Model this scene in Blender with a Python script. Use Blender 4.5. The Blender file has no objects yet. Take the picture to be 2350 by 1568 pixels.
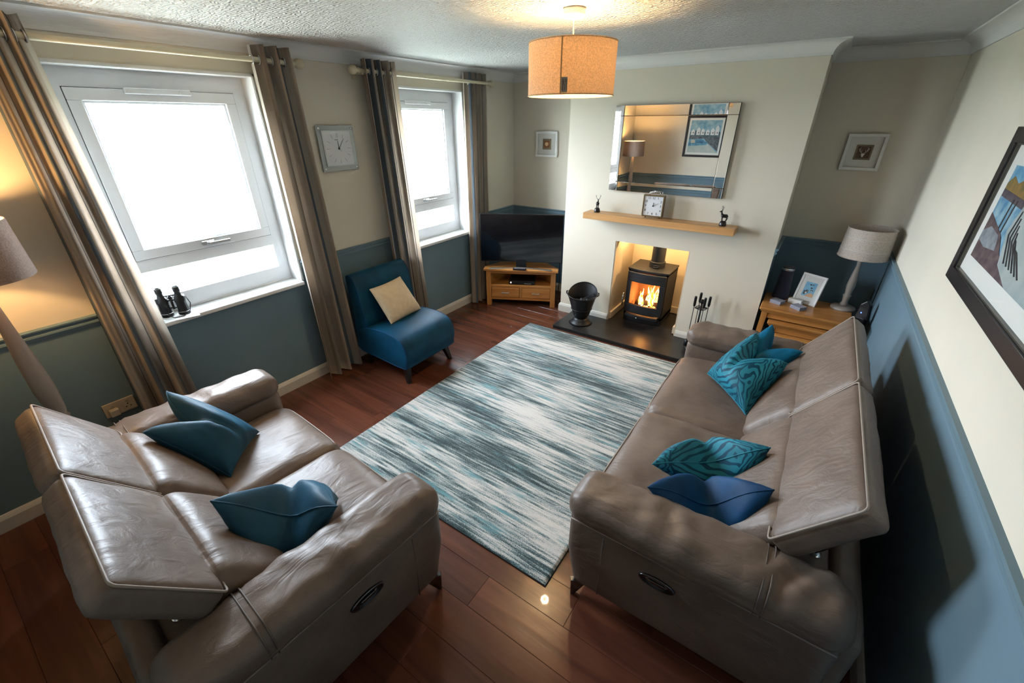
import bpy, bmesh, math, random
from mathutils import Vector, Matrix, noise
random.seed(7)
PI = math.pi
R = math.radians
SC = bpy.context.scene
COL = SC.collection
# ------------------------------------------------------------------ camera
W, D, H, YB = 3.7295, .554, 2.4, -5.15          # room width, chimney breast depth, height, back wall
BL, BR = 1.027, 2.958                            # chimney breast sides
OX1, OX2, OZ = 1.604, 2.315, .882                # fireplace opening
cam = bpy.data.cameras.new('camera'); camo = bpy.data.objects.new('camera', cam); COL.objects.link(camo)
cam.sensor_width = 36; cam.lens = 964.1447 / 2350 * 36; cam.clip_start = .02
camo.matrix_world = (Matrix.Translation((3.1144, -4.5408, 1.9316)) @ Matrix.Rotation(R(34.7567), 4, 'Z')
                     @ Matrix.Rotation(R(62.38), 4, 'X') @ Matrix.Rotation(R(-.3608), 4, 'Z'))
SC.camera = camo
# ------------------------------------------------------------------ world, exposure
SC.view_settings.view_transform = 'Standard'; SC.view_settings.look = 'None'
SC.view_settings.gamma = 1; SC.view_settings.use_curve_mapping = False
SC.view_settings.exposure = 1.88
SKY = 14.0
wd = bpy.data.worlds.new('sky'); SC.world = wd; wd.use_nodes = True
bg = wd.node_tree.nodes['Background']; bg.inputs[0].default_value = (.76, .88, 1, 1); bg.inputs[1].default_value = SKY
PENDANT_W, FLOORLAMP_W, FIREBOX_W, FIRE_W = 11, 6, 1.3, .55
try:
    SC.cycles.use_denoising = True
    SC.cycles.max_bounces = 10; SC.cycles.diffuse_bounces = 2; SC.cycles.transparent_max_bounces = 12
    SC.cycles.sample_clamp_indirect = 8; SC.cycles.adaptive_threshold = .02; SC.cycles.caustics_reflective = False; SC.cycles.caustics_refractive = False
except Exception: pass
WINS = [(-3.89, -2.908), (-1.875, -.8925)]
WZ0, WZ1 = .849, 2.194
for a, b in WINS:                                # daylight portals in the two window openings
    l = bpy.data.lights.new('portal', 'AREA'); l.shape = 'RECTANGLE'; l.size = b - a; l.size_y = WZ1 - WZ0
    o = bpy.data.objects.new('portal', l); COL.objects.link(o); o.location = (-.27, (a + b) / 2, (WZ0 + WZ1) / 2)
    o.rotation_euler = Matrix(((0, 0, -1), (1, 0, 0), (0, -1, 0))).to_euler()
    o.rotation_euler = Vector((1, 0, 0)).to_track_quat('-Z', 'Y').to_euler()
    l.size, l.size_y = b - a, WZ1 - WZ0
    l.cycles.is_portal = True

def point(name, loc, power, col, rad=.03, parent=None):
    l = bpy.data.lights.new(name, 'POINT'); l.energy = power; l.color = col; l.shadow_soft_size = rad
    o = bpy.data.objects.new(name, l); COL.objects.link(o); o.location = loc
    if parent: o.parent = parent
    return o

# ------------------------------------------------------------------ materials
def mat(name, col, rough=.5, metal=0, var=0, vscale=8, bump=0, bscale=200, coat=0, sheen=0, trans=0, emit=0, stretch=(1, 1, 1), spec=.5, col2=None, detail=3, ior=1.45):
    m = bpy.data.materials.new(name); m.use_nodes = True
    nt = m.node_tree; N = nt.nodes; L = nt.links; p = N['Principled BSDF']
    c = (*col, 1)
    p.inputs['Base Color'].default_value = c; p.inputs['Roughness'].default_value = rough
    p.inputs['Metallic'].default_value = metal; p.inputs['Coat Weight'].default_value = coat
    p.inputs['Sheen Weight'].default_value = sheen; p.inputs['Transmission Weight'].default_value = trans
    p.inputs['Specular IOR Level'].default_value = spec; p.inputs['IOR'].default_value = ior
    if emit: p.inputs['Emission Color'].default_value = c; p.inputs['Emission Strength'].default_value = emit
    if var or bump or col2:
        tc = N.new('ShaderNodeTexCoord'); mp = N.new('ShaderNodeMapping'); mp.inputs['Scale'].default_value = stretch
        L.new(tc.outputs['Object'], mp.inputs[0])
        if var or col2:
            n = N.new('ShaderNodeTexNoise'); n.inputs['Scale'].default_value = vscale; n.inputs['Detail'].default_value = detail
            L.new(mp.outputs[0], n.inputs['Vector'])
            r = N.new('ShaderNodeValToRGB')
            r.color_ramp.elements[0].position = .32; r.color_ramp.elements[1].position = .68
            if col2: a, b = c, (*col2, 1)
            else: a = (*[x * (1 - var) for x in col], 1); b = (*[min(1, x * (1 + var)) for x in col], 1)
            r.color_ramp.elements[0].color = a; r.color_ramp.elements[1].color = b
            L.new(n.outputs[0], r.inputs[0]); L.new(r.outputs[0], p.inputs['Base Color'])
        if bump:
            n2 = N.new('ShaderNodeTexNoise'); n2.inputs['Scale'].default_value = bscale; n2.inputs['Detail'].default_value = 4
            L.new(mp.outputs[0], n2.inputs['Vector'])
            b = N.new('ShaderNodeBump'); b.inputs['Strength'].default_value = bump; b.inputs['Distance'].default_value = .004
            L.new(n2.outputs[0], b.inputs['Height']); L.new(b.outputs[0], p.inputs['Normal'])
    return m

def ramp(N, stops, interp='LINEAR'):
    r = N.new('ShaderNodeValToRGB'); r.color_ramp.interpolation = interp
    e = r.color_ramp.elements
    while len(e) > 1: e.remove(e[-1])
    e[0].position, e[0].color = stops[0][0], (*stops[0][1], 1)
    for p, c in stops[1:]:
        x = e.new(p); x.color = (*c, 1)
    return r

def wood(name, c1, c2, axis=0, rough=.35, rnd=0, gscale=5, coat=.15, bump=.15):
    m = mat(name, c1, rough, coat=coat); nt = m.node_tree; N = nt.nodes; L = nt.links; p = N['Principled BSDF']
    tc = N.new('ShaderNodeTexCoord'); mp = N.new('ShaderNodeMapping')
    s = [1, 1, 1]; s = [12 * gscale / 5] * 3; s[axis] = 1.0 * gscale / 5
    mp.inputs['Scale'].default_value = s; L.new(tc.outputs['Object'], mp.inputs[0])
    oi = N.new('ShaderNodeObjectInfo')
    add = N.new('ShaderNodeVectorMath'); add.operation = 'ADD'; mul = N.new('ShaderNodeMath'); mul.operation = 'MULTIPLY'; mul.inputs[1].default_value = 37
    L.new(oi.outputs['Random'], mul.inputs[0]); L.new(mp.outputs[0], add.inputs[0]); L.new(mul.outputs[0], add.inputs[1])
    n = N.new('ShaderNodeTexNoise'); n.inputs['Scale'].default_value = 1.6; n.inputs['Detail'].default_value = 8; n.inputs['Distortion'].default_value = .6
    L.new(add.outputs[0], n.inputs['Vector'])
    mid = tuple((a + b) / 2 for a, b in zip(c1, c2))
    r = ramp(N, [(.3, c2), (.5, mid), (.7, c1)]); L.new(n.outputs[0], r.inputs[0])
    out = r.outputs[0]
    if rnd:
        hs = N.new('ShaderNodeHueSaturation'); mr = N.new('ShaderNodeMapRange')
        mr.inputs[3].default_value = 1 - rnd; mr.inputs[4].default_value = 1 + rnd
        L.new(oi.outputs['Random'], mr.inputs[0]); L.new(mr.outputs[0], hs.inputs['Value']); L.new(out, hs.inputs['Color']); out = hs.outputs[0]
    L.new(out, p.inputs['Base Color'])
    b = N.new('ShaderNodeBump'); b.inputs['Strength'].default_value = bump; b.inputs['Distance'].default_value = .003
    L.new(n.outputs[0], b.inputs['Height']); L.new(b.outputs[0], p.inputs['Normal'])
    return m

def shade_mat(name, col, tr=.5):
    m = mat(name, col, .8, bump=.3, bscale=300, var=.18, vscale=160); nt = m.node_tree; N = nt.nodes; L = nt.links
    p = N['Principled BSDF']; t = N.new('ShaderNodeBsdfTranslucent'); mx = N.new('ShaderNodeMixShader'); mx.inputs[0].default_value = tr
    src = p.inputs['Base Color'].links[0].from_socket; L.new(src, t.inputs['Color'])
    L.new(p.outputs[0], mx.inputs[1]); L.new(t.outputs[0], mx.inputs[2]); L.new(mx.outputs[0], N['Material Output'].inputs[0])
    return m

def glass_mat(name, tint=(1, 1, 1), refl=.08):
    m = bpy.data.materials.new(name); m.use_nodes = True; nt = m.node_tree; N = nt.nodes; L = nt.links
    N.remove(N['Principled BSDF']); t = N.new('ShaderNodeBsdfTransparent'); t.inputs[0].default_value = (*tint, 1)
    g = N.new('ShaderNodeBsdfGlossy'); g.inputs['Roughness'].default_value = .02
    fr = N.new('ShaderNodeLayerWeight'); fr.inputs[0].default_value = refl
    ge = N.new('ShaderNodeNewGeometry'); sb = N.new('ShaderNodeMath'); sb.operation = 'SUBTRACT'; sb.inputs[0].default_value = 1; L.new(ge.outputs['Backfacing'], sb.inputs[1])
    ml = N.new('ShaderNodeMath'); ml.operation = 'MULTIPLY'; L.new(fr.outputs['Fresnel'], ml.inputs[0]); L.new(sb.outputs[0], ml.inputs[1])
    mx = N.new('ShaderNodeMixShader'); L.new(ml.outputs[0], mx.inputs[0]); L.new(t.outputs[0], mx.inputs[1]); L.new(g.outputs[0], mx.inputs[2])
    L.new(mx.outputs[0], N['Material Output'].inputs[0]); return m

def leather():
    m = mat('taupe leather', (.2, .16, .135), .46, coat=.06); nt = m.node_tree; N = nt.nodes; L = nt.links; p = N['Principled BSDF']
    p.inputs['Coat Roughness'].default_value = .3
    tc = N.new('ShaderNodeTexCoord')
    n = N.new('ShaderNodeTexNoise'); n.inputs['Scale'].default_value = 5; n.inputs['Detail'].default_value = 5
    L.new(tc.outputs['Object'], n.inputs['Vector'])
    r = ramp(N, [(.35, (.128, .092, .071)), (.65, (.178, .134, .107))]); L.new(n.outputs[0], r.inputs[0]); L.new(r.outputs[0], p.inputs['Base Color'])
    v = N.new('ShaderNodeTexVoronoi'); v.inputs['Scale'].default_value = 320; L.new(tc.outputs['Object'], v.inputs['Vector'])
    b = N.new('ShaderNodeBump'); b.inputs['Strength'].default_value = .12; b.inputs['Distance'].default_value = .0015
    L.new(v.outputs[0], b.inputs['Height'])
    mp = N.new('ShaderNodeMapping'); mp.inputs['Scale'].default_value = (9, 3.5, 7); mp.inputs['Rotation'].default_value = (0, 0, .6); L.new(tc.outputs['Object'], mp.inputs[0])
    n2 = N.new('ShaderNodeTexNoise'); n2.inputs['Scale'].default_value = 1.6; n2.inputs['Detail'].default_value = 5; n2.inputs['Distortion'].default_value = 1.2
    L.new(mp.outputs[0], n2.inputs['Vector'])
    b2 = N.new('ShaderNodeBump'); b2.inputs['Strength'].default_value = .55; b2.inputs['Distance'].default_value = .012
    L.new(n2.outputs[0], b2.inputs['Height']); L.new(b.outputs[0], b2.inputs['Normal']); L.new(b2.outputs[0], p.inputs['Normal'])
    return m

def rug_mat():
    m = mat('rug pile', (.5, .5, .5), .95, sheen=.3, spec=.1); nt = m.node_tree; N = nt.nodes; L = nt.links; p = N['Principled BSDF']
    tc = N.new('ShaderNodeTexCoord')
    def nz(scale, sx, sy, det=4, off=0, dist=0):
        mp = N.new('ShaderNodeMapping'); mp.inputs['Scale'].default_value = (sx, sy, 1); mp.inputs['Location'].default_value = (off, off * .7, 0)
        L.new(tc.outputs['Object'], mp.inputs[0])
        n = N.new('ShaderNodeTexNoise'); n.inputs['Scale'].default_value = scale; n.inputs['Detail'].default_value = det; n.inputs['Distortion'].default_value = dist
        n.inputs['Roughness'].default_value = .62
        L.new(mp.outputs[0], n.inputs['Vector']); return n.outputs[0]
    def math_(op, a, b):
        x = N.new('ShaderNodeMath'); x.operation = op
        for i, s in enumerate((a, b)):
            if isinstance(s, (int, float)): x.inputs[i].default_value = s
            else: L.new(s, x.inputs[i])
        return x.outputs[0]
    broad = nz(1.5, .45, 1.9, 3, 3.1)
    streak = nz(3.2, .9, 17, 6, 1.7, .3)
    speck = nz(230, 1, 1, 2)
    f = math_('ADD', math_('MULTIPLY', broad, 1.15), math_('MULTIPLY', streak, 1.15))
    f = math_('ADD', f, math_('MULTIPLY', speck, .62))
    f = math_('SUBTRACT', f, .935)
    r = ramp(N, [(.33, (.03, .055, .06)), (.42, (.085, .125, .13)), (.47, (.16, .235, .245)), (.51, (.33, .385, .38)), (.57, (.50, .50, .48)), (.66, (.70, .67, .63))])
    L.new(f, r.inputs[0])
    aq = nz(2.6, 1.0, 7, 5, 8.3); ar = ramp(N, [(.56, (0, 0, 0)), (.66, (1, 1, 1))]); L.new(math_('ADD', math_('MULTIPLY', aq, .8), math_('MULTIPLY', speck, .22)), ar.inputs[0])
    mx = N.new('ShaderNodeMix'); mx.data_type = 'RGBA'; L.new(ar.outputs[0], mx.inputs[0]); L.new(r.outputs[0], mx.inputs[6]); mx.inputs[7].default_value = (.14, .32, .36, 1)
    L.new(mx.outputs[2], p.inputs['Base Color'])
    b = N.new('ShaderNodeBump'); b.inputs['Strength'].default_value = .9; b.inputs['Distance'].default_value = .006
    L.new(speck, b.inputs['Height']); L.new(b.outputs[0], p.inputs['Normal'])
    return m

def ceiling_mat():
    m = mat('embossed ceiling paper', (.74, .735, .72), .62); nt = m.node_tree; N = nt.nodes; L = nt.links; p = N['Principled BSDF']
    tc = N.new('ShaderNodeTexCoord')
    mp = N.new('ShaderNodeMapping'); mp.inputs['Scale'].default_value = (1, 1, .1); L.new(tc.outputs['Object'], mp.inputs[0])
    w = N.new('ShaderNodeTexWave'); w.wave_type = 'RINGS'; w.inputs['Scale'].default_value = 16; w.inputs['Distortion'].default_value = 9; w.inputs['Detail'].default_value = 3; w.inputs['Detail Scale'].default_value = 1.4
    L.new(mp.outputs[0], w.inputs['Vector'])
    n = N.new('ShaderNodeTexNoise'); n.inputs['Scale'].default_value = 30; n.inputs['Detail'].default_value = 5; n.inputs['Distortion'].default_value = 1.5
    L.new(mp.outputs[0], n.inputs['Vector'])
    a = N.new('ShaderNodeMath'); a.operation = 'MULTIPLY_ADD'; L.new(w.outputs[1], a.inputs[0]); a.inputs[1].default_value = .45; L.new(n.outputs[0], a.inputs[2])
    b = N.new('ShaderNodeBump'); b.inputs['Strength'].default_value = 1; b.inputs['Distance'].default_value = .022
    L.new(a.outputs[0], b.inputs['Height']); L.new(b.outputs[0], p.inputs['Normal'])
    return m

def curtain_mat():
    m = mat('striped curtain fabric', (.5, .45, .38), .85, sheen=.1, spec=.2); nt = m.node_tree; N = nt.nodes; L = nt.links; p = N['Principled BSDF']
    uv = N.new('ShaderNodeUVMap'); sx = N.new('ShaderNodeSeparateXYZ'); L.new(uv.outputs[0], sx.inputs[0])
    fr = N.new('ShaderNodeMath'); fr.operation = 'FRACT'; L.new(sx.outputs[0], fr.inputs[0])
    be, gr, dk, wh = (.64, .54, .44), (.24, .29, .34), (.2, .18, .17), (.72, .65, .56)
    r = ramp(N, [(0, be), (.1, dk), (.112, be), (.2, be), (.21, gr), (.36, gr), (.37, wh), (.43, be), (.52, dk), (.532, be), (.64, (.40, .34, .28)), (.74, gr), (.80, be), (.9, wh)], 'CONSTANT')
    L.new(fr.outputs[0], r.inputs[0]); L.new(r.outputs[0], p.inputs['Base Color'])
    tc = N.new('ShaderNodeTexCoord'); n = N.new('ShaderNodeTexNoise'); n.inputs['Scale'].default_value = 400; L.new(tc.outputs['Object'], n.inputs['Vector'])
    b = N.new('ShaderNodeBump'); b.inputs['Strength'].default_value = .2; b.inputs['Distance'].default_value = .001; L.new(n.outputs[0], b.inputs['Height']); L.new(b.outputs[0], p.inputs['Normal'])
    t = N.new('ShaderNodeBsdfTranslucent'); L.new(r.outputs[0], t.inputs[0]); mx = N.new('ShaderNodeMixShader'); mx.inputs[0].default_value = .25
    L.new(p.outputs[0], mx.inputs[1]); L.new(t.outputs[0], mx.inputs[2]); L.new(mx.outputs[0], N['Material Output'].inputs[0])
    return m

def velvet(name, col, col2=None, pattern=False):
    m = mat(name, col, .55, sheen=.3, var=.25, vscale=7, spec=.25, bump=.15, bscale=350); nt = m.node_tree; N = nt.nodes; L = nt.links; p = N['Principled BSDF']
    p.inputs['Sheen Roughness'].default_value = .35; p.inputs['Sheen Tint'].default_value = (*[min(1, x * 2.4 + .05) for x in col], 1)
    if pattern:
        uv = N.new('ShaderNodeUVMap'); mp = N.new('ShaderNodeMapping'); mp.inputs['Scale'].default_value = (1, 1, 1); L.new(uv.outputs[0], mp.inputs[0])
        sep = N.new('ShaderNodeSeparateXYZ'); L.new(mp.outputs[0], sep.inputs[0])
        # palm leaves: leaflets fan off mid ribs, chevrons of |u| + v
        def M(op, a, b=0):
            x = N.new('ShaderNodeMath'); x.operation = op
            for i, s in enumerate((a, b)):
                if isinstance(s, (int, float)): x.inputs[i].default_value = s
                else: L.new(s, x.inputs[i])
            return x.outputs[0]
        nn = N.new('ShaderNodeTexNoise'); nn.inputs['Scale'].default_value = 3.5; L.new(uv.outputs[0], nn.inputs['Vector'])
        u = M('PINGPONG', M('ADD', M('MULTIPLY', sep.outputs[0], 1.7), M('MULTIPLY', nn.outputs[0], .7)), 1.0)
        u = M('ABSOLUTE', M('SUBTRACT', u, .5)); v = M('ADD', M('MULTIPLY', sep.outputs[1], 9), M('MULTIPLY', nn.outputs[0], 2.5))
        c = M('FRACT', M('ADD', M('MULTIPLY', u, 7), v))
        e = M('LESS_THAN', c, .62); rib = M('GREATER_THAN', u, .02); f = M('MULTIPLY', e, rib)
        mx = N.new('ShaderNodeMix'); mx.data_type = 'RGBA'; L.new(f, mx.inputs[0])
        src = p.inputs['Base Color'].links[0].from_socket; L.new(src, mx.inputs[7]); mx.inputs[6].default_value = (*col2, 1)
        L.new(mx.outputs[2], p.inputs['Base Color'])
        b = N.new('ShaderNodeBump'); b.inputs['Strength'].default_value = .5; b.inputs['Distance'].default_value = .003; L.new(f, b.inputs['Height']); L.new(b.outputs[0], p.inputs['Normal'])
    return m

def flame_mat(name='flame', strength=9):
    m = bpy.data.materials.new(name); m.use_nodes = True; nt = m.node_tree; N = nt.nodes; L = nt.links; N.remove(N['Principled BSDF'])
    tc = N.new('ShaderNodeTexCoord'); n = N.new('ShaderNodeTexNoise'); n.inputs['Scale'].default_value = 26; n.inputs['Detail'].default_value = 5; n.inputs['Distortion'].default_value = 1.5
    mp = N.new('ShaderNodeMapping'); mp.inputs['Scale'].default_value = (1, 1, .55); L.new(tc.outputs['Object'], mp.inputs[0]); L.new(mp.outputs[0], n.inputs['Vector'])
    r = ramp(N, [(.33, (.75, .06, .004)), (.45, (1, .22, .02)), (.56, (1, .55, .12)), (.66, (1, .85, .5))]); L.new(n.outputs[0], r.inputs[0])
    e = N.new('ShaderNodeEmission'); e.inputs[1].default_value = strength * .35; L.new(r.outputs[0], e.inputs[0]); L.new(e.outputs[0], N['Material Output'].inputs[0])
    return m

MT = dict(
    cream=mat('cream wall paint', (.735, .672, .55), .85, var=.02, vscale=3, bump=.08, bscale=120),
    blue=mat('grey blue wall paint', (.145, .225, .275), .6, var=.03, vscale=4, bump=.05, bscale=120),
    rail=mat('grey blue satin paint', (.155, .24, .29), .42),
    white=mat('white gloss paint', (.8, .8, .78), .3), cove=mat('white cornice paint', (.74, .73, .7), .7),
    skirt=mat('off white skirting paint', (.68, .64, .57), .35),
    upvc=mat('white window plastic', (.84, .85, .86), .25), rubber=mat('black gasket', (.02, .02, .02), .6),
    ceil=ceiling_mat(), leather=leather(), rug=rug_mat(), curtain=curtain_mat(),
    seam=mat('leather seam', (.12, .095, .08), .5), stitch=mat('pale stitched piping', (.3, .25, .21), .5),
    floor=wood('dark red brown plank', (.145, .048, .025), (.075, .024, .014), 0, .26, .13, 4, coat=.25, bump=.35),
    gap=mat('dark floor joint', (.035, .015, .009), .8),
    oak=wood('golden oak x', (.62, .29, .085), (.42, .165, .04), 0, .35), oaky=wood('golden oak y', (.60, .28, .08), (.40, .16, .04), 1, .35),
    oakz=wood('golden oak z', (.60, .28, .08), (.40, .16, .04), 2, .35),
    beam=wood('pale oak beam', (.66, .36, .14), (.52, .26, .09), 0, .45),
    black=mat('black plastic', (.006, .006, .007), .3), screen=mat('dark screen', (.004, .004, .005), .12, coat=.6),
    iron=mat('black iron', (.012, .013, .015), .42, metal=.3, bump=.15, bscale=200), ironb=mat('matt black stove paint', (.018, .019, .022), .5, bump=.1, bscale=300, var=.1),
    slate=mat('black slate', (.018, .018, .019), .28, var=.3, vscale=10, bump=.12, bscale=20),
    chrome=mat('polished chrome', (.75, .75, .77), .12, metal=1), dchrome=mat('dark chrome', (.16, .16, .17), .15, metal=1), steel=mat('brushed steel', (.6, .6, .6), .3, metal=1),
    mirror=mat('mirror silver', (.93, .93, .92), .005, metal=1), brass=mat('aged brass', (.3, .22, .12), .35, metal=1),
    velvet=velvet('petrol blue velvet', (.001, .046, .095)), teal=velvet('deep teal wool', (.012, .066, .115)),
    navy=velvet('royal blue velvet', (.0, .042, .125)), turq=velvet('turquoise blue velvet', (.0, .10, .20)),
    leaf=velvet('teal palm leaf velvet', (.018, .20, .28), (.003, .055, .10), True),
    cushion=mat('cream cushion cloth', (.68, .55, .38), .9, bump=.4, bscale=90, var=.06, vscale=30),
    darkwood=mat('near black wood', (.012, .008, .007), .35), rod=mat('cream painted wood', (.68, .60, .42), .4),
    lampwood=mat('stone painted wood', (.36, .31, .27), .45), lshade=shade_mat('linen shade', (.64, .50, .35), .30), lshade2=shade_mat('grey linen shade', (.62, .53, .45), .2),
    floorshade=shade_mat('mushroom shade', (.32, .235, .19), .13), shadein=mat('shade lining', (.75, .66, .45), .8),
    paper=mat('white card', (.8, .8, .78), .7), mount=mat('pale mount board', (.72, .71, .66), .85), frameblk=mat('black brown frame', (.014, .010, .012), .3, var=.2),
    glass=glass_mat('clear glass'), framew=mat('white frame', (.78, .77, .74), .4),
    bulb=mat('warm bulb', (1, .72, .38), emit=12), led=mat('blue led', (.02, .05, 1), emit=8), ledr=mat('white led', (1, .9, .8), emit=1.5),
    fire=flame_mat(), ember=flame_mat('embers', 5), brick=mat('fire brick', (.35, .2, .12), .9, bump=.3, bscale=60), log=mat('charred log', (.05, .03, .02), .9, bump=.6, bscale=80),
    render=mat('cream rendered firebox', (.62, .5, .36), .8, bump=.2, bscale=60), coal=mat('coal', (.008, .008, .01), .5, bump=.5, bscale=60),
    bronze=mat('dark bronze', (.05, .048, .05), .3, metal=.8), grey=mat('grey card', (.3, .3, .36), .6), speaker=mat('navy speaker mesh', (.008, .013, .04), .5, bump=.3, bscale=600, sheen=.3),
    socket=mat('cream socket plastic', (.5, .44, .34), .35), face=mat('clock face', (.75, .76, .78), .4), silver=mat('silver frame', (.55, .57, .57), .28, metal=.8),
    grass=mat('pale ground', (.33, .34, .28), .9, var=.3), dado_dark=mat('ink', (.01, .01, .012), .5))

# ------------------------------------------------------------------ helpers
def obj(name, bm, m, parent=None, smooth=False, loc=None, rot=None, sharp=None):
    me = bpy.data.meshes.new(name)
    if isinstance(bm, bmesh.types.BMesh):
        bmesh.ops.recalc_face_normals(bm, faces=bm.faces)
        bm.to_mesh(me); bm.free()
    for x in (m if isinstance(m, (list, tuple)) else [m]): me.materials.append(MT[x] if isinstance(x, str) else x)
    if smooth: me.polygons.foreach_set('use_smooth', [True] * len(me.polygons))
    if sharp:
        try: me.set_sharp_from_angle(angle=R(sharp))
        except Exception: pass
    o = bpy.data.objects.new(name, me); COL.objects.link(o)
    if parent: o.parent = parent
    if loc: o.location = loc
    if rot: o.rotation_euler = rot
    return o

def tag(o, label=None, cat=None, group=None, kind=None):
    if label: o['label'] = label
    if cat: o['category'] = cat
    if group: o['group'] = group
    if kind: o['kind'] = kind
    return o

def thing(name, label, cat, loc=(0, 0, 0), rz=0, group=None, kind=None):
    o = bpy.data.objects.new(name, None); COL.objects.link(o); o.empty_display_size = .05
    o.location = loc; o.rotation_euler = (0, 0, rz)
    return tag(o, label, cat, group, kind)

def B(): return bmesh.new()
def box(bm, x0, x1, y0, y1, z0, z1, mi=0, bev=0, seg=2):
    t = bmesh.new() if bev else bm
    r = bmesh.ops.create_cube(t, size=1)
    vs = r['verts']
    for v in vs:
        v.co = Vector((x0 + (x1 - x0) * (v.co.x + .5), y0 + (y1 - y0) * (v.co.y + .5), z0 + (z1 - z0) * (v.co.z + .5)))
    if bev:
        bmesh.ops.bevel(t, geom=t.edges[:], offset=bev, segments=seg, affect='EDGES', profile=.5)
        for f in t.faces: f.material_index = mi
        merge(bm, t)
    else:
        for v in vs:
            for f in v.link_faces: f.material_index = mi
    return bm
def merge(bm, t, M=None):
    me = bpy.data.meshes.new('tmp'); 
    if M: bmesh.ops.transform(t, matrix=M, verts=t.verts)
    t.to_mesh(me); t.free(); bm.from_mesh(me); bpy.data.meshes.remove(me)
def bx(*a, **k): return box(B(), *a, **k)

def ring(bm, ax, d0, d1, a0, a1, z0, z1, w, bev=0, mi=0):
    """rectangular frame of four butted bars; w = width or (left, right, bottom, top)"""
    l, r, b, t = w if isinstance(w, tuple) else (w,) * 4
    for A0, A1, Z0, Z1 in ((a0, a1, z0, z0 + b), (a0, a1, z1 - t, z1), (a0, a0 + l, z0 + b, z1 - t), (a1 - r, a1, z0 + b, z1 - t)):
        if ax == 'x': box(bm, d0, d1, A0, A1, Z0, Z1, mi, bev)
        else: box(bm, A0, A1, d0, d1, Z0, Z1, mi, bev)
    return bm

def tube(bm, pts, r, n=8, closed=False, cap=True, mi=0):
    pts = [Vector(p) for p in pts]; rings = []; L = len(pts); up = None
    rr = r if isinstance(r, (list, tuple)) else [r] * L
    for i, p in enumerate(pts):
        a = pts[(i - 1) % L] if (closed or i > 0) else p; b = pts[(i + 1) % L] if (closed or i < L - 1) else p
        t = (b - a).normalized()
        if up is None: up = Vector((0, 0, 1)) if abs(t.z) < .9 else Vector((1, 0, 0))
        s = t.cross(up).normalized(); up = s.cross(t).normalized()
        rings.append([bm.verts.new(p + (s * math.cos(2 * PI * k / n) + up * math.sin(2 * PI * k / n)) * rr[i]) for k in range(n)])
    for i in range(L if closed else L - 1):
        A, C_ = rings[i], rings[(i + 1) % L]
        for k in range(n):
            f = bm.faces.new((A[k], A[(k + 1) % n], C_[(k + 1) % n], C_[k])); f.material_index = mi; f.smooth = True
    if cap and not closed:
        for A in (rings[0], rings[-1]):
            f = bm.faces.new(A); f.material_index = mi
    return bm

def lathe(bm, prof, n=32, c=(0, 0, 0), mi=0, caps=True):
    rings = []
    for r, z in prof:
        if r < 1e-5: rings.append([bm.verts.new((c[0], c[1], c[2] + z))])
        else: rings.append([bm.verts.new((c[0] + r * math.cos(2 * PI * k / n), c[1] + r * math.sin(2 * PI * k / n), c[2] + z)) for k in range(n)])
    for A, Q in zip(rings, rings[1:]):
        for k in range(n):
            if len(A) == 1 and len(Q) == 1: continue
            if len(A) == 1: vs = (A[0], Q[(k + 1) % n], Q[k])
            elif len(Q) == 1: vs = (A[k], A[(k + 1) % n], Q[0])
            else: vs = (A[k], A[(k + 1) % n], Q[(k + 1) % n], Q[k])
            f = bm.faces.new(vs); f.material_index = mi; f.smooth = True
    if caps:
        for A in (rings[0], rings[-1]):
            if len(A) > 1: f = bm.faces.new(A); f.material_index = mi
    return bm

def prism(bm, pts, z0, z1, mi=0, axis='z', bev=0):
    """polygon pts extruded; axis z: pts are (x,y); axis y: pts are (x,z) extruded along y; axis x: (y,z)"""
    def P(a, b, h): return (a, b, h) if axis == 'z' else ((a, h, b) if axis == 'y' else (h, a, b))
    t = bmesh.new()
    A = [t.verts.new(P(a, b, z0)) for a, b in pts]; Q = [t.verts.new(P(a, b, z1)) for a, b in pts]
    t.faces.new(A); t.faces.new(Q[::-1]); n = len(pts)
    for i in range(n): t.faces.new((A[i], A[(i + 1) % n], Q[(i + 1) % n], Q[i]))
    bmesh.ops.recalc_face_normals(t, faces=t.faces)
    if bev: bmesh.ops.bevel(t, geom=t.edges[:], offset=bev, segments=2, affect='EDGES', profile=.5)
    for f in t.faces: f.material_index = mi
    merge(bm, t); return bm

def sweep(bm, path, prof, closed=False, mi=0):
    """moulding: profile (d from wall, z) along plan path, room on the right of travel"""
    n = len(path); P = [Vector(p) for p in path]; rings = []
    for i in range(n):
        ns = []
        if closed or i > 0: d = (P[i] - P[(i - 1) % n]).normalized(); ns.append(Vector((d.y, -d.x)))
        if closed or i < n - 1: d = (P[(i + 1) % n] - P[i]).normalized(); ns.append(Vector((d.y, -d.x)))
        m = ns[0] if len(ns) == 1 else (ns[0] + ns[1]) / (1 + ns[0].dot(ns[1]))
        rings.append([bm.verts.new((P[i].x + m.x * d_, P[i].y + m.y * d_, z)) for d_, z in prof])
    k = len(prof)
    for i in range(n if closed else n - 1):
        A, Q = rings[i], rings[(i + 1) % n]
        for j in range(k): bm.faces.new((A[j], A[(j + 1) % k], Q[(j + 1) % k], Q[j])).material_index = mi
    if not closed:
        bm.faces.new(rings[0]); bm.faces.new(rings[-1][::-1])
    return bm

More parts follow.
